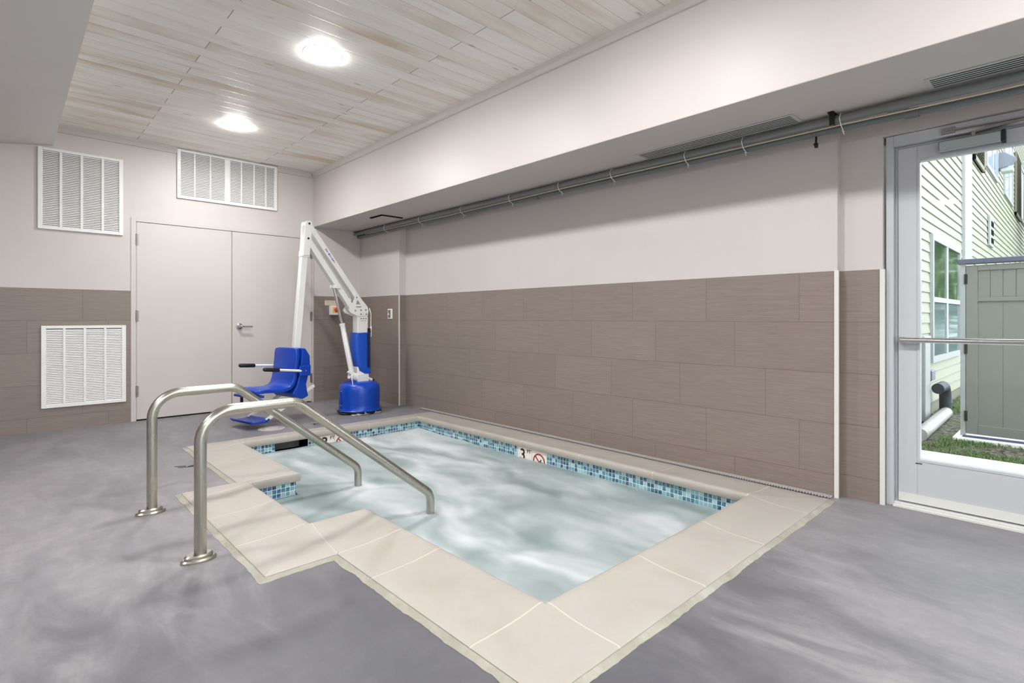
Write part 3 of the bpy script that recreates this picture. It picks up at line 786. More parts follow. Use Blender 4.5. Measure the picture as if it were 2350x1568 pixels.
# ------------------------------------------------------------------ pool lift
LX, LYB = 1.07, -.653
lift = thing('pool_lift', (LX, LYB, 0), 'white arm pool lift with royal blue seat and blue base cover', 'pool lift')
V = lambda x, y, z: (x, y, z)
bm = bmesh.new(); bx(bm, (LX-.12, LYB-.12, 0), (LX+.19, LYB+.10, .05)); bx(bm, (LX-.17, LYB-.17, 0), (LX+.17, LYB+.17, .010))
obj('base_plate', bm, M['white_metal'], lift, bevel=.004)
bm = bmesh.new()
lathe(bm, (LX, LYB, 0), [(.240, .036), (.230, .042), (.221, .058), (.219, .10), (.222, .20), (.222, .270), (.214, .305), (.190, .332), (.145, .347), (.085, .352)], 48)
bx(bm, (LX-.014, LYB-.232, .060), (LX+.014, LYB-.19, .27))
cov = obj('base_cover', bm, M['blue'], lift, smooth=True, auto=40)
for z in (.10, .255):
    bm = bmesh.new(); tube(bm, [(LX+.012, LYB-.226, z), (LX+.022, LYB-.226, z)], .007, 10); obj('bolt', bm, M['chrome'], cov)
bm = bmesh.new(); bx(bm, (LX-.062, LYB-.052, .07), (LX+.062, LYB+.072, 1.10)); obj('mast', bm, M['white_metal'], lift, bevel=.008)
tag(obj('mast_dots', boxes(*[((LX+.0622, LYB+a-.006, 1.036), (LX+.0632, LYB+a+.006, 1.048)) for a in (-.012, .016, .044)]+[((LX+.0622, LYB-.020, 1.018), (LX+.0632, LYB+.052, 1.021))]), M['ink'], lift), 'black printed dots')
bm = bmesh.new(); sec = []
for (z, y0, y1, hx) in ((.430, -.622, -.548, .076), (.47, -.690, -.545, .078), (.56, -.725, -.543, .080), (.68, -.742, -.543, .080), (.80, -.745, -.545, .079), (.885, -.738, -.548, .077)):
    ring = []
    for k in range(28):
        a = 2*PI*k/28; c, s = math.cos(a), math.sin(a); e = .38
        ring.append(bm.verts.new((LX+hx*math.copysign(abs(s)**e, s), (y0+y1)/2+(y1-y0)/2*math.copysign(abs(c)**e, c), z+.004*math.sin(3*a+z*20))))
    sec.append(ring)
for A, B in zip(sec, sec[1:]):
    for k in range(28): bm.faces.new((A[k], A[(k+1) % 28], B[(k+1) % 28], B[k]))
bm.faces.new(sec[0]); bm.faces.new(sec[-1])
mc = obj('mast_cover', bm, M['vinyl'], lift, smooth=True, auto=60)
obj('fastening_strip', boxes(((LX+.074, -.600, .50), (LX+.084, -.572, .875)), ((LX+.074, -.596, .885), (LX+.082, -.562, .935))), M['black'], lift)
# knuckle at the foot of the mast
bm = bmesh.new(); tube(bm, [(LX+.04, -.790, .425), (LX+.04, -.68, .385)], .042, 16); bx(bm, (LX-.05, -.715, .345), (LX+.085, -.585, .425)); tube(bm, [(LX+.06, -.60, .385), (LX+.06, -.535, .355)], .017, 12); tube(bm, [(LX+.02, -.795, .455), (LX+.075, -.795, .455)], .016, 12)
kn = obj('knuckle', bm, M['white_metal'], lift, smooth=True, auto=40)
bm = bmesh.new(); tube(bm, [(LX+.06, -.535, .355), (LX+.06, -.515, .346)], .0185, 12); obj('end_cap', bm, M['black'], kn, smooth=True, auto=40)
# head plates
HP = [(-.728, 1.298), (-.704, 1.302), (-.591, 1.172), (-.581, 1.127), (-.591, 1.079), (-.603, 1.073), (-.712, 1.071), (-.798, 1.107), (-.816, 1.136), (-.775, 1.20)]
TR = [(-.716, 1.250), (-.676, 1.200), (-.732, 1.199)]; SL = [(-.734, 1.178), (-.66, 1.178), (-.672, 1.164), (-.722, 1.164)]
for x in (LX+.062, LX-.072):
    bm = bmesh.new(); prism(bm, [(x, a, b) for a, b in HP], (.010, 0, 0), [[(x, a, b) for a, b in TR], [(x, a, b) for a, b in SL]])
    hp = obj('head_plate', bm, M['white_metal'], lift)
    if x > LX:
        for (a, b) in ((-.725, 1.275), (-.740, 1.130), (-.673, 1.136), (-.614, 1.139), (-.673, 1.091), (-.610, 1.092)):
            bm = bmesh.new(); tube(bm, [(x+.009, a, b), (x+.014, a, b)], .0085, 10); obj('bolt', bm, M['dull_metal'], hp, smooth=True, auto=40)
# arms
bm = bmesh.new(); bar(bm, (LX, -1.250, 2.035), (LX, -.650, 1.215), .085, .058, (1, 0, 0)); ua = obj('upper_arm', bm, M['white_metal'], lift, bevel=.006)
bm = bmesh.new(); bar(bm, (LX, -1.250, 1.868), (LX, -.745, 1.140), .085, .060, (1, 0, 0)); la = obj('lower_arm', bm, M['white_metal'], lift, bevel=.006)
d = (Vector((0, -.650+1.250, 1.215-2.035))).normalized(); bm = bmesh.new()
for k in range(9):
    c = Vector((LX+.0432, -1.060, 1.775))+d*(.020*k); obox(bm, c, d, (1, 0, 0), d.cross(Vector((1, 0, 0))), .005+.003*(k % 2), .0008, .010-.003*(k % 3))
tag(obj('logo_print', bm, M['logo'], ua), 'small blue lettering on the white arm')
# tip bracket
TP = [(-1.272, 2.050), (-1.230, 2.058), (-1.208, 2.034), (-1.222, 1.878), (-1.238, 1.700), (-1.302, 1.694), (-1.285, 2.030)]
for x in (LX+.044, LX-.052):
    bm = bmesh.new(); prism(bm, [(x, a, b) for a, b in TP], (.008, 0, 0)); tp = obj('tip_plate', bm, M['white_metal'], lift)
    if x > LX:
        for (a, b) in ((-1.242, 2.026), (-1.252, 1.872)):
            bm = bmesh.new(); tube(bm, [(x+.007, a, b), (x+.014, a, b)], .0105, 12); obj('pivot_bolt', bm, M['ink'], tp, smooth=True, auto=40)
bm = bmesh.new(); bar(bm, (LX, -1.272, 1.800), (LX-.02, -1.372, .50), .074, .066, (1, 0, 0)); pole = obj('hanging_post', bm, M['white_metal'], lift, bevel=.006)
bm = bmesh.new(); bar(bm, (LX, -1.2765, 1.740), (LX-.001, -1.281, 1.68), .086, .074, (1, 0, 0)); obj('post_collar', bm, M['white_metal'], lift, bevel=.004)
# actuator
bm = bmesh.new(); tube(bm, [(LX+.02, -.963, 1.375), (LX+.02, -.866, .975)], .0145, 14); act = obj('actuator_rod', bm, M['chrome'], lift, smooth=True, auto=40)
bm = bmesh.new(); tube(bm, [(LX+.02, -.869, .990), (LX+.02, -.867, .980), (LX+.02, -.862, .962), (LX+.02, -.846, .885), (LX+.02, -.845, .883), (LX+.02, -.757, .455)], [.030, .032, .027, .027, .029, .029], 18)
obj('actuator_body', bm, M['white_metal'], lift, smooth=True, auto=40)
bm = bmesh.new(); bx(bm, (LX-.03, -.990, 1.366), (LX-.02, -.905, 1.402)); bx(bm, (LX+.052, -.990, 1.366), (LX+.062, -.905, 1.402)); tube(bm, [(LX-.035, -.963, 1.378), (LX+.068, -.963, 1.378)], .012, 12); obj('actuator_lug', bm, M['white_metal'], lift, bevel=.003)
bm = bmesh.new(); tube(bm, [(LX+.05, -.560, 1.16), (LX+.06, -.545, 1.10), (LX+.06, -.546, .97), (LX+.06, -.540, .90), (LX+.07, -.548, .84)], .0045, 8); tube(bm, [(LX+.06, -.546, .955), (LX+.06, -.546, .90)], .010, 10)
obj('wire', bm, M['white_plastic'], lift, smooth=True)
bm = bmesh.new(); tube(bm, [(LX+.08, -.78, .44), (LX+.11, -.80, .40), (LX+.12, -.798, .35), (LX+.13, -.797, .31)], .0045, 8); obj('wire', bm, M['white_plastic'], lift, smooth=True)
# black hose coiled round the base
bm = bmesh.new(); pts = []
for k in range(60):
    a = -1.9+k*.135; r = .185+.018*math.sin(k*.9)+.012*(k/60); pts.append((LX+r*math.cos(a), LYB+r*1.15*math.sin(a), .016+.010*math.sin(k*.7)+.008))
tube(bm, pts, .012, 8); obj('hose', bm, M['black'], lift, smooth=True)

# seat, built in its own frame: f = facing, s = towards the near side
F = Vector((.22, -.975, 0)).normalized(); Sd = Vector((F.y*-1, F.x, 0)); UP = Vector((0, 0, 1))
SO = Vector((1.045, -1.475, .315))       # where backrest meets seat, centre
def W(f, s, z): return SO+F*f+Sd*s+UP*z
SW = .190
def shell(prof, half, thick, name, mat, parent, rc=.0):
    """thick ribbon following (f, z) profile, rounded outline given by half(u)"""
    bm = bmesh.new(); n = len(prof); R = []
    for i, (f, z) in enumerate(prof):
        a = prof[max(i-1, 0)]; b = prof[min(i+1, n-1)]; tx, tz = b[0]-a[0], b[1]-a[1]; l = math.hypot(tx, tz); nx, nz = tz/l, -tx/l
        h = half(i/(n-1)); row = []
        m = 10
        for k in range(m+1):
            u = -1+2*k/m; dish = -.012*(1-u*u)
            row.append((W(f+nx*dish, h*u, z+nz*dish), W(f+nx*dish+nx*-thick, h*u, z+nz*dish+nz*-thick)))
        R.append(row)
    top = [[bm.verts.new(p[0]) for p in r] for r in R]; bot = [[bm.verts.new(p[1]) for p in r] for r in R]; m = len(top[0])
    for i in range(n-1):
        for k in range(m-1):
            bm.faces.new((top[i][k], top[i][k+1], top[i+1][k+1], top[i+1][k])); bm.faces.new((bot[i][k], bot[i+1][k], bot[i+1][k+1], bot[i][k+1]))
        for k in (0, m-1): bm.faces.new((top[i][k], top[i+1][k], bot[i+1][k], bot[i][k]))
    for i in (0, n-1):
        for k in range(m-1): bm.faces.new((top[i][k], top[i][k+1], bot[i][k+1], bot[i][k]))
    o = obj(name, bm, mat, parent, smooth=True, auto=50, bevel=.008, seg=3); return o
sp = [(-.055, .435), (-.056, .42), (-.054, .38), (-.048, .30), (-.036, .20), (-.022, .12), (.0, .065), (.035, .028), (.09, .010), (.15, .006), (.23, .012), (.31, .018), (.36, .016), (.385, .006)]
def half(u):
    if u < .12: return SW*(.62+.38*math.sin(min(1, u/.12)*PI/2))
    if u > .93: return SW*(1.0-.12*(u-.93)/.07)
    return SW
seat = shell(sp, half, .036, 'seat_shell', M['blue'], lift)
# hollow back housing between seat and post
bm = bmesh.new(); prof = [(-.085, .432), (-.130, .425), (-.180, .350), (-.186, .24), (-.150, .10), (-.138, .06), (-.150, -.01), (-.165, -.06), (-.10, -.085), (-.02, -.06), (.02, -.02), (-.03, .05), (-.06, .16), (-.078, .28), (-.088, .38)]
prism(bm, [W(f, SW*.96, z) for f, z in prof], Sd*(-2*SW*.96)); obj('seat_housing', bm, M['blue'], lift, bevel=.012, seg=3)
# arm rests with grips and brackets
for s, ln, tilt, z0, f0 in ((SW+.022, .395, .045, .205, -.055), (-SW-.025, .395, .028, .238, -.06)):
    a, b = W(f0, s, z0), W(f0+ln, s, z0+tilt); dd = (b-a).normalized()
    bm = bmesh.new(); tube(bm, [a, b], .0125, 14); arm = obj('armrest', bm, M['white_metal'], lift, smooth=True, auto=40)
    bm = bmesh.new(); tube(bm, [b-dd*.155, b-dd*.15, b-dd*.006, b+dd*.004], [.016, .0195, .0195, .014], 16); obj('grip', bm, M['black'], arm, smooth=True, auto=40)
    bm = bmesh.new(); obox(bm, W(f0-.045, s-.004*math.copysign(1, s), z0-.002), F, Sd, UP, .062, .014, .052); br = obj('armrest_bracket', bm, M['blue'], lift, bevel=.006)
    bm = bmesh.new(); c = W(f0-.045, s+math.copysign(.010, s), z0); tube(bm, [c, c+Sd*math.copysign(.006, s)], .009, 10); obj('bolt', bm, M['chrome'], br, smooth=True, auto=40)
# footrest carried on two long bars under the seat
for s in (SW*.80, -SW*.80):
    bm = bmesh.new(); bar(bm, W(-.245, s, .035), W(.285, s, -.245), .026, .030, Sd); obj('footrest_bar', bm, M['white_metal'], lift, bevel=.003)
bm = bmesh.new(); prism(bm, [W(f, SW*.92, z) for f, z in ((.25, -.235), (.28, -.265), (.43, -.262), (.46, -.232), (.45, -.226), (.42, -.244), (.295, -.246), (.265, -.226))], Sd*(-2*SW*.92)); obj('footrest', bm, M['blue'], lift, bevel=.004)
bm = bmesh.new(); obox(bm, W(.365, 0, -.012), F, Sd, UP, .05, SW*.95, .012); obj('seat_front_lip', bm, M['blue'], lift, bevel=.006)
bm = bmesh.new(); bar(bm, W(.345, -SW*.85, -.02), W(.345, -SW*.85, -.09), .02, .02, Sd); obj('seat_bracket', bm, M['black'], lift)

# ------------------------------------------------------------------ small wall things
t = thing('emergency_switch', (0, -.475, 1.087), 'white emergency switch box with red orange knob on amber plate', 'switch')
obj('box', boxes(((.005, -.522, 1.087), (.075, -.425, 1.206))), M['white_plastic'], t, bevel=.005)
obj('amber_plate', boxes(((.075, -.508, 1.118), (.079, -.437, 1.192))), M['yellow'], t)
bm = bmesh.new(); tube(bm, [(.079, -.466, 1.156), (.090, -.466, 1.156), (.092, -.466, 1.156), (.108, -.466, 1.156), (.114, -.466, 1.156)], [.014, .014, .027, .027, .020], 20); obj('knob', bm, M['knob'], t, smooth=True, auto=40)
t = thing('notice_plate', (0, -.49, 1.206), 'small tan notice plate above the emergency switch box', 'sign')
obj('plate', boxes(((.005, -.578, 1.212), (.009, -.410, 1.272))), M['tan_sign'], t)
bm = bmesh.new()
for r, (z, hh) in enumerate(((1.255, .006), (1.240, .004), (1.228, .003))):
    y = -.565
    while y < -.43:
        l = random.uniform(.008, .02); bx(bm, (.009, y, z), (.0095, min(y+l, -.42), z+hh)); y += l+.006
obj('print', bm, plain('worn_print', (120, 84, 60), .6), t)
t = thing('wall_switch', (.785, -.094, 1.04), 'white framed switch plate on the tiled pilaster by the corner', 'switch')
obj('plate', boxes(((.735, -.103, 1.038), (.838, -.0945, 1.162))), M['white_plastic'], t, bevel=.002)
tag(obj('insert', boxes(((.750, -.105, 1.052), (.803, -.1028, 1.148))), M['switch_grey'], t), 'grey insert')
bm = bmesh.new(); tube(bm, [(.762, -.105, 1.095), (.762, -.113, 1.095)], .012, 14); obj('button', bm, M['white_plastic'], t, smooth=True, auto=40)

# floor things
t = thing('floor_lid', (1.34, -1.695, 0), 'worn round lid set in the deck beyond the far coping', 'floor lid')
bm = bmesh.new(); lathe(bm, (1.34, -1.695, 0), [(.118, .0005), (.118, .004), (.112, .006), (.104, .0045)], 40); obj('cover', bm, M['lid'], t, smooth=True, auto=30)
bm = bmesh.new(); lathe(bm, (1.34, -1.695, 0), [(.060, .005), (.058, .0062), (.052, .0062)], 32); obj('boss', bm, plain('lid_boss', (196, 190, 188), .6), t, smooth=True, auto=30)
bm = bmesh.new()
for a, b, w in (((2.215, -2.662), (2.252, -2.600), .012), ((2.262, -2.652), (2.300, -2.560), .012), ((2.278, -2.590), (2.262, -2.545), .022), ((2.262, -2.545), (2.285, -2.50), .010), ((2.225, -2.655), (2.27, -2.655), .012)):
    bar(bm, (*a, .0012), (*b, .0012), w, .0012, (1, 0, 0))
tag(obj('deck_marking', bm, M['black_paint']), 'worn black painted depth letters on the deck left of the far handrail', 'floor marking')
bm = bmesh.new(); c = (1.42, -1.27)
tube(bm, [(c[0]+.035*math.cos(a*.5), c[1]+.05*math.sin(a*.5), .0008) for a in range(11)], .006, 6); bar(bm, (1.37, -1.33, .001), (1.40, -1.20, .001), .012, .001, (1, 0, 0)); bar(bm, (1.45, -1.33, .001), (1.46, -1.25, .001), .010, .001, (1, 0, 0))
for v in bm.verts: v.co.z = .0004+max(0, min(.0015, v.co.z))
tag(obj('deck_marking', bm, M['black_paint']), 'faint black painted mark on the deck between floor lid and lift base', 'floor marking')

# ------------------------------------------------------------------ glazed exit door
d2 = thing('door_2', (6.37, .13, 0), 'grey framed glazed exit door at the right edge', 'door', kind='structure')
A = M['alu']
obj('door_frame', boxes(((JX0+.010, .085, 0), (5.880, .185, 2.068)), ((6.858, .085, 0), (JX1, .185, 2.068)), ((5.880, .085, 2.008), (6.858, .185, 2.068)), ((5.880, .125, 0), (5.893, .185, 2.008)), ((6.845, .125, 0), (6.858, .185, 2.008)), ((5.893, .125, 1.997), (6.845, .185, 2.008))), A, d2, bevel=.003)
obj('threshold', boxes(((5.88, .07, 0), (6.858, .21, .014)), ((5.88, .095, .014), (6.858, .19, .024))), M['white_trim'], d2, bevel=.002)
GX0, GX1, GZ0, GZ1 = 5.983, 6.755, .262, 1.922
lf = obj('door_leaf', boxes(((5.897, .115, .030), (GX0, .158, 1.994)), ((GX1, .115, .030), (6.842, .158, 1.994)), ((GX0, .115, .030), (GX1, .158, GZ0)), ((GX0, .115, GZ1), (GX1, .158, 1.994))), A, d2, bevel=.002)
obj('glazing_bead', boxes(((GX0, .112, GZ0), (GX0+.012, .160, GZ1)), ((GX1-.012, .112, GZ0), (GX1, .160, GZ1)), ((GX0+.012, .112, GZ0), (GX1-.012, .160, GZ0+.012)), ((GX0+.012, .112, GZ1-.012), (GX1-.012, .160, GZ1))), A, lf)
obj('pane', boxes(((GX0+.006, .134, GZ0+.006), (GX1-.006, .140, GZ1-.006))), M['glass'], lf)
obj('bottom_sweep', boxes(((5.90, .107, .034), (6.84, .115, .078))), M['white_trim'], lf)
bm = bmesh.new(); tube(bm, [(5.915, .075, .928), (6.83, .075, .934)], .0145, 16); bx(bm, (5.905, .07, .912), (5.935, .116, .944)); bx(bm, (6.80, .07, .912), (6.83, .116, .944))
tag(obj('push_bar', bm, M['chrome'], lf, smooth=True, auto=40), 'chrome push bar')
cl = obj('door_closer', boxes(((6.080, .068, 1.930), (6.330, .114, 1.985))), M['closer'], lf, bevel=.006)
obj('closer_cap', boxes(((6.330, .066, 1.928), (6.345, .114, 1.987))), M['black'], cl)
bm = bmesh.new(); tube(bm, [(6.22, .09, 1.985), (6.22, .09, 2.010)], .012, 10); bar(bm, (6.22, .09, 2.005), (6.47, .03, 2.012), .022, .008, (0, 1, 0)); bar(bm, (6.47, .03, 2.016), (6.12, .075, 2.034), .018, .007, (0, 1, 0)); bx(bm, (6.095, .070, 2.020), (6.15, .086, 2.050))
obj('closer_arm', bm, M['dull_metal'], cl)
obj('scuff', boxes(((5.975, .1142, .248), (6.005, .1149, .253))), M['black'], lf)

# ------------------------------------------------------------------ outside
GZ = -.10
tag(obj('ground', boxes(((2.0, 2.10, GZ-.1), (20, 34, GZ)), ((2.0, .31, GZ-.1), (5.30, 2.10, GZ)), ((XE+.21, -12, GZ-.1), (20, 2.10, GZ))), M['soil']), 'bare soil and patchy grass outside the glazed door', 'ground', kind='structure')
tag(obj('doorstep', boxes(((5.30, .262, -.2), (9.5, 2.16, -.075))), M['conc'], bevel=.01), 'pale concrete doorstep outside the glazed door', 'doorstep', kind='structure')
HX = 5.36
hs = thing('neighbouring_house', (HX-.1, 15, GZ), 'pale clapboard sided building seen through the glazed door', 'building')
def clap(y0, y1, z0, z1, x, holes=()):
    bm = bmesh.new(); z = z0; e = .118
    while z < z1:
        cuts = [(y0, y1)]
        for (a, b, c, d) in holes:
            if z+e > c and z < d: cuts = [q for (p, r) in cuts for q in ((p, min(r, a)), (max(p, b), r)) if q[1]-q[0] > .01]
        for (p, r) in cuts:
            vs = [bm.verts.new(v) for v in ((x+.018, p, z), (x+.018, r, z), (x+.003, r, z+e), (x+.003, p, z+e), (x-.01, p, z), (x-.01, r, z))]
            bm.faces.new(vs[:4]); bm.faces.new((vs[4], vs[5], vs[1], vs[0])); 
        z += e
    bx(bm, (x-.2, y0, z0), (x-.012, y1, z1)); return bm
obj('clapboard_siding', clap(.30, 6.82, .05, 7.5, HX, [(4.38, 6.48, .53, 2.03)]), M['siding'], hs)
obj('clapboard_siding', clap(7.56, 26, .05, 7.5, HX), M['siding'], hs)
obj('foundation', boxes(((HX-.2, .3, -.3), (HX-.005, 26, .05))), plain('foundation', (124, 122, 108), .8), hs)
obj('corner_board', boxes(((HX-.02, 6.82, .0), (HX+.05, 7.56, 7.5))), M['house_trim'], hs)
def house_window(y0, y1, z0, z1, mull, rail, gm):
    fr = boxes(((HX, y0, z0), (HX+.045, y0+.07, z1)), ((HX, y1-.07, z0), (HX+.045, y1, z1)), ((HX, y0+.07, z0), (HX+.045, y1-.07, z0+.07)), ((HX, y0+.07, z1-.07), (HX+.045, y1-.07, z1)))
    if mull: bx(fr, (HX, mull-.06, z0+.07), (HX+.04, mull+.06, z1-.07))
    if rail: bx(fr, (HX, y0+.07, rail-.03), (HX+.042, y1-.07, rail+.03))
    w = obj('house_window', fr, M['house_trim'], hs); obj('pane', boxes(((HX-.005, y0+.05, z0+.05), (HX+.028, y1-.05, z1-.05))), gm, w)
house_window(4.38, 6.48, .52, 2.04, 5.40, 1.27, M['house_glass'])
house_window(9.6, 11.45, 3.85, 5.4, 10.6, None, M['upper_glass'])
house_window(12.9, 15.0, 3.85, 5.4, 14.1, None, M['upper_glass'])
house_window(17.6, 19.6, 3.85, 5.4, 18.6, None, M['upper_glass'])
def shutter(y0, y1, z0, z1):
    bm = boxes(((HX+.02, y0, z0), (HX+.06, y0+.07, z1)), ((HX+.02, y1-.07, z0), (HX+.06, y1, z1)), ((HX+.02, y0, z0), (HX+.06, y1, z0+.08)), ((HX+.02, y0+.05, z0), (HX+.035, y1-.05, z1)))
    z = z0+.1
    while z < z1: obox(bm, (HX+.043, (y0+y1)/2, z), (0, 1, 0), (.6, 0, -.8), (.8, 0, .6), (y1-y0)/2-.07, .02, .004); z += .05
    obj('shutter', bm, M['shutter'], hs)
shutter(7.85, 9.1, 3.62, 5.4); shutter(15.7, 17.3, 3.75, 5.4); 
bm = bmesh.new(); bx(bm, (HX+.02, 9.95, 2.42), (HX+.05, 10.55, 2.98)); obj('exhaust_vent', bm, M['house_trim'], hs)
obj('vent_slots', boxes(*[((HX+.05, 10.12, z), (HX+.055, 10.50, z+.10)) for z in (2.48, 2.64, 2.80)]), M['dark'], hs)
t = thing('flood_lamp', (HX+.05, 11.7, 4.1), 'grey exterior wall lamp high on the pale siding', 'wall lamp')
bm = bmesh.new(); prism(bm, [(HX+.02, 11.55, 4.16), (HX+.02, 11.55, 4.50), (HX+.13, 11.55, 4.50), (HX+.30, 11.55, 4.36), (HX+.18, 11.55, 4.18)], (0, .34, 0)); obj('housing', bm, M['lamp_grey'], t, bevel=.015)
obj('lens', boxes(((HX+.06, 11.58, 4.09), (HX+.26, 11.86, 4.20))), M['lamp_glass'], t, bevel=.02)
# drainage on the first wall
t = thing('downspout', (5.42, 3.95, GZ), 'pale square downspout on the near end of the siding', 'downspout')
bm = bmesh.new(); bx(bm, (HX+.022, 3.72, GZ+.02), (HX+.08, 3.99, .83)); bx(bm, (HX+.021, 3.68, .80), (HX+.08, 4.03, .85)); obj('spout', bm, M['house_trim'], t, bevel=.01)
t = thing('junction_box', (HX+.05, 4.15, .33), 'small grey utility box above the black drain pipe', 'utility box')
obj('box', boxes(((HX+.021, 4.03, .345), (HX+.09, 4.22, .455))), M['lamp_grey'], t, bevel=.006)
bm = bmesh.new(); tube(bm, [(HX+.06, 4.12, .345), (HX+.06, 4.10, .335)], .008, 8); obj('lead', bm, M['black'], t, smooth=True)
bm = bmesh.new(); pth = arc_path([(5.50, 4.02, .262), (5.50, 4.48, .262), (5.50, 4.50, -.13)], [.14], 10); tube(bm, pth, .058, 16)
tag(obj('drain_elbow', bm, M['black_pipe'], smooth=True, auto=40), 'black corrugated drain elbow against the pale siding', 'drain pipe')
bm = bmesh.new(); tube(bm, [(5.52, 4.40, GZ+.055), (5.56, 2.70, GZ+.055)], .06, 16)
tag(obj('drain_pipe', bm, M['white_pipe'], smooth=True, auto=40), 'white pipe lying on the soil from the black elbow', 'drain pipe')

# enclosure gate
gx0, gx1, gy = 5.845, 7.25, 3.10
t = thing('enclosure_gate', (6.5, gy, GZ), 'grey green panelled gate of an enclosure with slate cap', 'gate')
obj('post', boxes(((5.805, gy+.0, GZ+.015), (5.842, gy+.06, 1.56))), M['house_trim'], t)
obj('cap_rail', boxes(((5.785, gy-.03, 1.560), (gx1+.1, gy+.09, 1.605))), M['gate_cap'], t, bevel=.006)
lfb = obj('gate_frame', boxes(((gx0, gy, -.045), (gx0+.085, gy+.045, 1.545)), ((gx1-.085, gy, -.045), (gx1, gy+.045, 1.545)), ((gx0+.085, gy, 1.495), (gx1-.085, gy+.045, 1.545)), ((gx0+.085, gy, 1.205), (gx1-.085, gy+.045, 1.240)), ((gx0+.085, gy, -.045), (gx1-.085, gy+.045, .045))), M['gate'], t, bevel=.004)
bm = bmesh.new(); x = gx0+.085
while x < gx1-.09:
    w = min(.088, gx1-.085-x); bx(bm, (x+.0015, gy+.016, 1.24), (x+w-.0015, gy+.032, 1.495)); x += .088
x = gx0+.085
while x < gx1-.09:
    w = min(.176, gx1-.085-x); bx(bm, (x+.001, gy+.016, .045), (x+w-.001, gy+.032, 1.205)); x += .176
bx(bm, (gx0+.08, gy+.03, 0), (gx1-.08, gy+.034, 1.5)); obj('board_panel', bm, M['gate'], t)
for z in (1.37, .71, .075): obj('hinge', boxes(((gx0-.010, gy-.012, z), (gx0+.012, gy+.0, z+.095))), M['black'], t)
tag(obj('gate_pad', boxes(((5.76, 2.965, -.16), (gx1+.3, 3.9, -.066))), M['conc'], bevel=.012), 'pale concrete curb under the enclosure gate', 'curb', kind='structure')
tag(obj('rubber_mat', boxes(((5.83, 3.01, -.066), (gx1, 3.085, -.056))), plain('slate_mat', (74, 80, 110), .7)), 'dark slate strip on the curb below the gate', 'mat')

# trees further along the yard, mirrored in the house windows
def tree(x, y, h, label, sd):
    t = thing('tree', (x, y, GZ), label, 'tree', 'leafy trees along the yard'); rt = random.Random(sd)
    bm = bmesh.new(); tube(bm, [(x, y, GZ), (x+.05, y, GZ+h*.25), (x-.04, y+.05, GZ+h*.5), (x, y, GZ+h*.75)], [.16, .13, .10, .04], 10); obj('trunk', bm, M['bark'], t, smooth=True)
    bm = bmesh.new()
    blobs = [(rt.uniform(-.9, .9), rt.uniform(-.9, .9), h*rt.uniform(.12, .85), rt.uniform(.6, 1.1)) for k in range(16)]
    for k in range(6500):
        bx_, by_, bz_, br_ = rt.choice(blobs); d = Vector((rt.gauss(0, 1), rt.gauss(0, 1), rt.gauss(0, 1))).normalized()*br_*rt.uniform(.6, 1)
        c = Vector((x+bx_, y+by_, GZ+max(.1, bz_)))+d
        if c.z < GZ+.05: continue
        u = Vector((rt.gauss(0, 1), rt.gauss(0, 1), rt.gauss(0, 1))).normalized(); v = u.orthogonal().normalized()
        a, b = u*.085, v*.05; bm.faces.new([bm.verts.new(c+q) for q in (-a, -b, a, b)])
    obj('crown', bm, M['leaf'], t)
tree(7.3, 17.5, 6.0, 'leafy tree nearest the doorstep along the yard, mirrored in the house window', 1)
tree(10.8, 19.5, 6.6, 'leafy tree furthest from the siding along the yard', 2)
tree(7.0, 22.0, 7.0, 'leafy tree closest to the siding at the far end of the yard', 3)

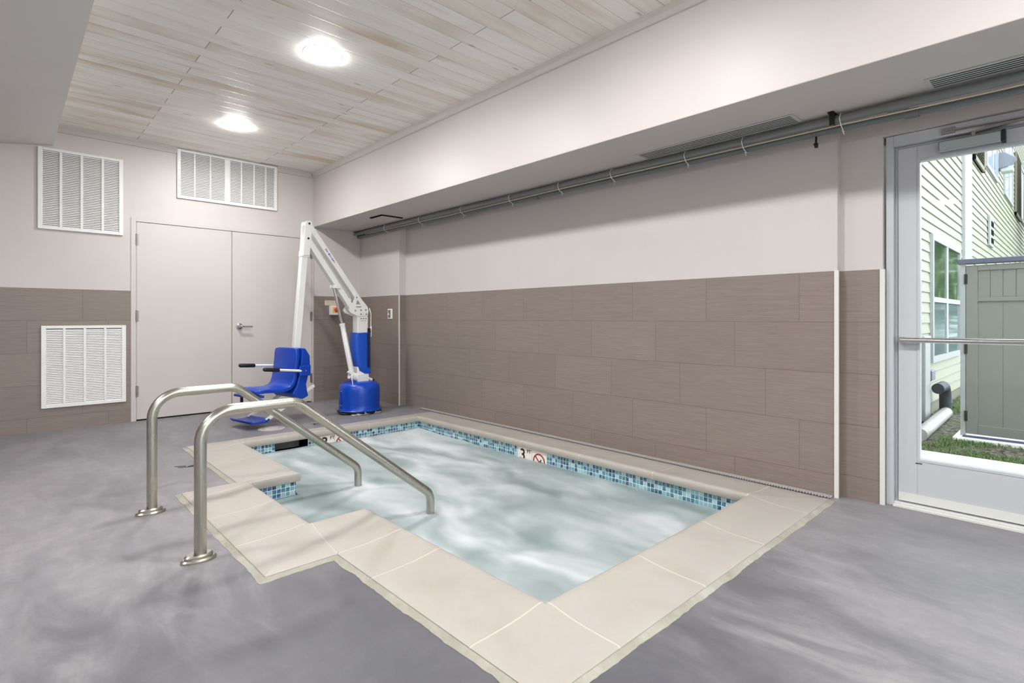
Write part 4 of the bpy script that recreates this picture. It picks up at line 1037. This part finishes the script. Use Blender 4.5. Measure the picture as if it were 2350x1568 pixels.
# grass
bm = bmesh.new(); rg = random.Random(3)
def blade(x, y, h):
    a = rg.uniform(0, 2*PI); w = rg.uniform(.003, .006); dx, dy = math.cos(a)*w, math.sin(a)*w; lx, ly = rg.uniform(-.5, .5)*h, rg.uniform(-.5, .5)*h
    v = [bm.verts.new(p) for p in ((x-dx, y-dy, GZ), (x+dx, y+dy, GZ), (x+dx*.6+lx*.5, y+dy*.6+ly*.5, GZ+h*.6), (x-dx*.6+lx*.5, y-dy*.6+ly*.5, GZ+h*.6), (x+lx, y+ly, GZ+h))]
    bm.faces.new(v[:4]); bm.faces.new((v[3], v[2], v[4]))
for k in range(16000):
    x, y = rg.uniform(5.45, 7.4), rg.uniform(2.17, 2.97); d = noise.noise(Vector((x*2.2, y*2.2, 5)))+.3*(x-5.75)
    if not (x < 5.67 and y > 2.55) and rg.random() < max(.02, min(1, .30+d*1.5)): blade(x, y, rg.uniform(.012, .034))
for k in range(5200):
    x, y = rg.uniform(5.40, 5.80), rg.uniform(4.7, 8.2); d = noise.noise(Vector((x*2, y*2, 8)))
    if rg.random() < .5+d: blade(x, y, rg.uniform(.02, .07))
tag(obj('grass', bm, M['grass']), 'short patchy grass between doorstep, gate and siding', 'grass', kind='stuff')

# ------------------------------------------------------------------ light: overcast sky + daylight
wd = bpy.data.worlds.new('overcast_sky'); S.world = wd; wd.use_nodes = True
nt = wd.node_tree; nt.nodes.clear(); o = nt.nodes.new('ShaderNodeOutputWorld'); b = nt.nodes.new('ShaderNodeBackground')
b.inputs[0].default_value = (.87, .95, 1.0, 1); b.inputs[1].default_value = 4.6; nt.links.new(b.outputs[0], o.inputs[0])

# ------------------------------------------------------------------ camera
cd = bpy.data.cameras.new('camera'); cam = bpy.data.objects.new('camera', cd); COL.objects.link(cam)
yaw = .75586; Fv = Vector((-math.cos(yaw), math.sin(yaw), 0)); Rv = Vector((math.sin(yaw), math.cos(yaw), 0))
mw = Matrix.Identity(4)
for i in range(3): mw[i][0] = Rv[i]; mw[i][1] = (0, 0, 1)[i]; mw[i][2] = -Fv[i]
mw.translation = Vector((6.6083, -3.5346, 1.05)); cam.matrix_world = mw
cd.sensor_width = 36; cd.lens = 1235.43/2350*36; cd.shift_y = -(784-729.9)/2350; cd.clip_start = .02
S.camera = cam

S.view_settings.view_transform = 'Standard'; S.view_settings.look = 'None'; S.view_settings.gamma = 1.0; S.view_settings.use_curve_mapping = False
S.view_settings.exposure = 0.0
S.cycles.max_bounces = 8; S.cycles.diffuse_bounces = 5; S.cycles.glossy_bounces = 3; S.cycles.transparent_max_bounces = 8
S.cycles.use_adaptive_sampling = True; S.cycles.adaptive_threshold = .12; S.cycles.adaptive_min_samples = 16
S.cycles.use_denoising = True; S.cycles.sample_clamp_indirect = 8.0
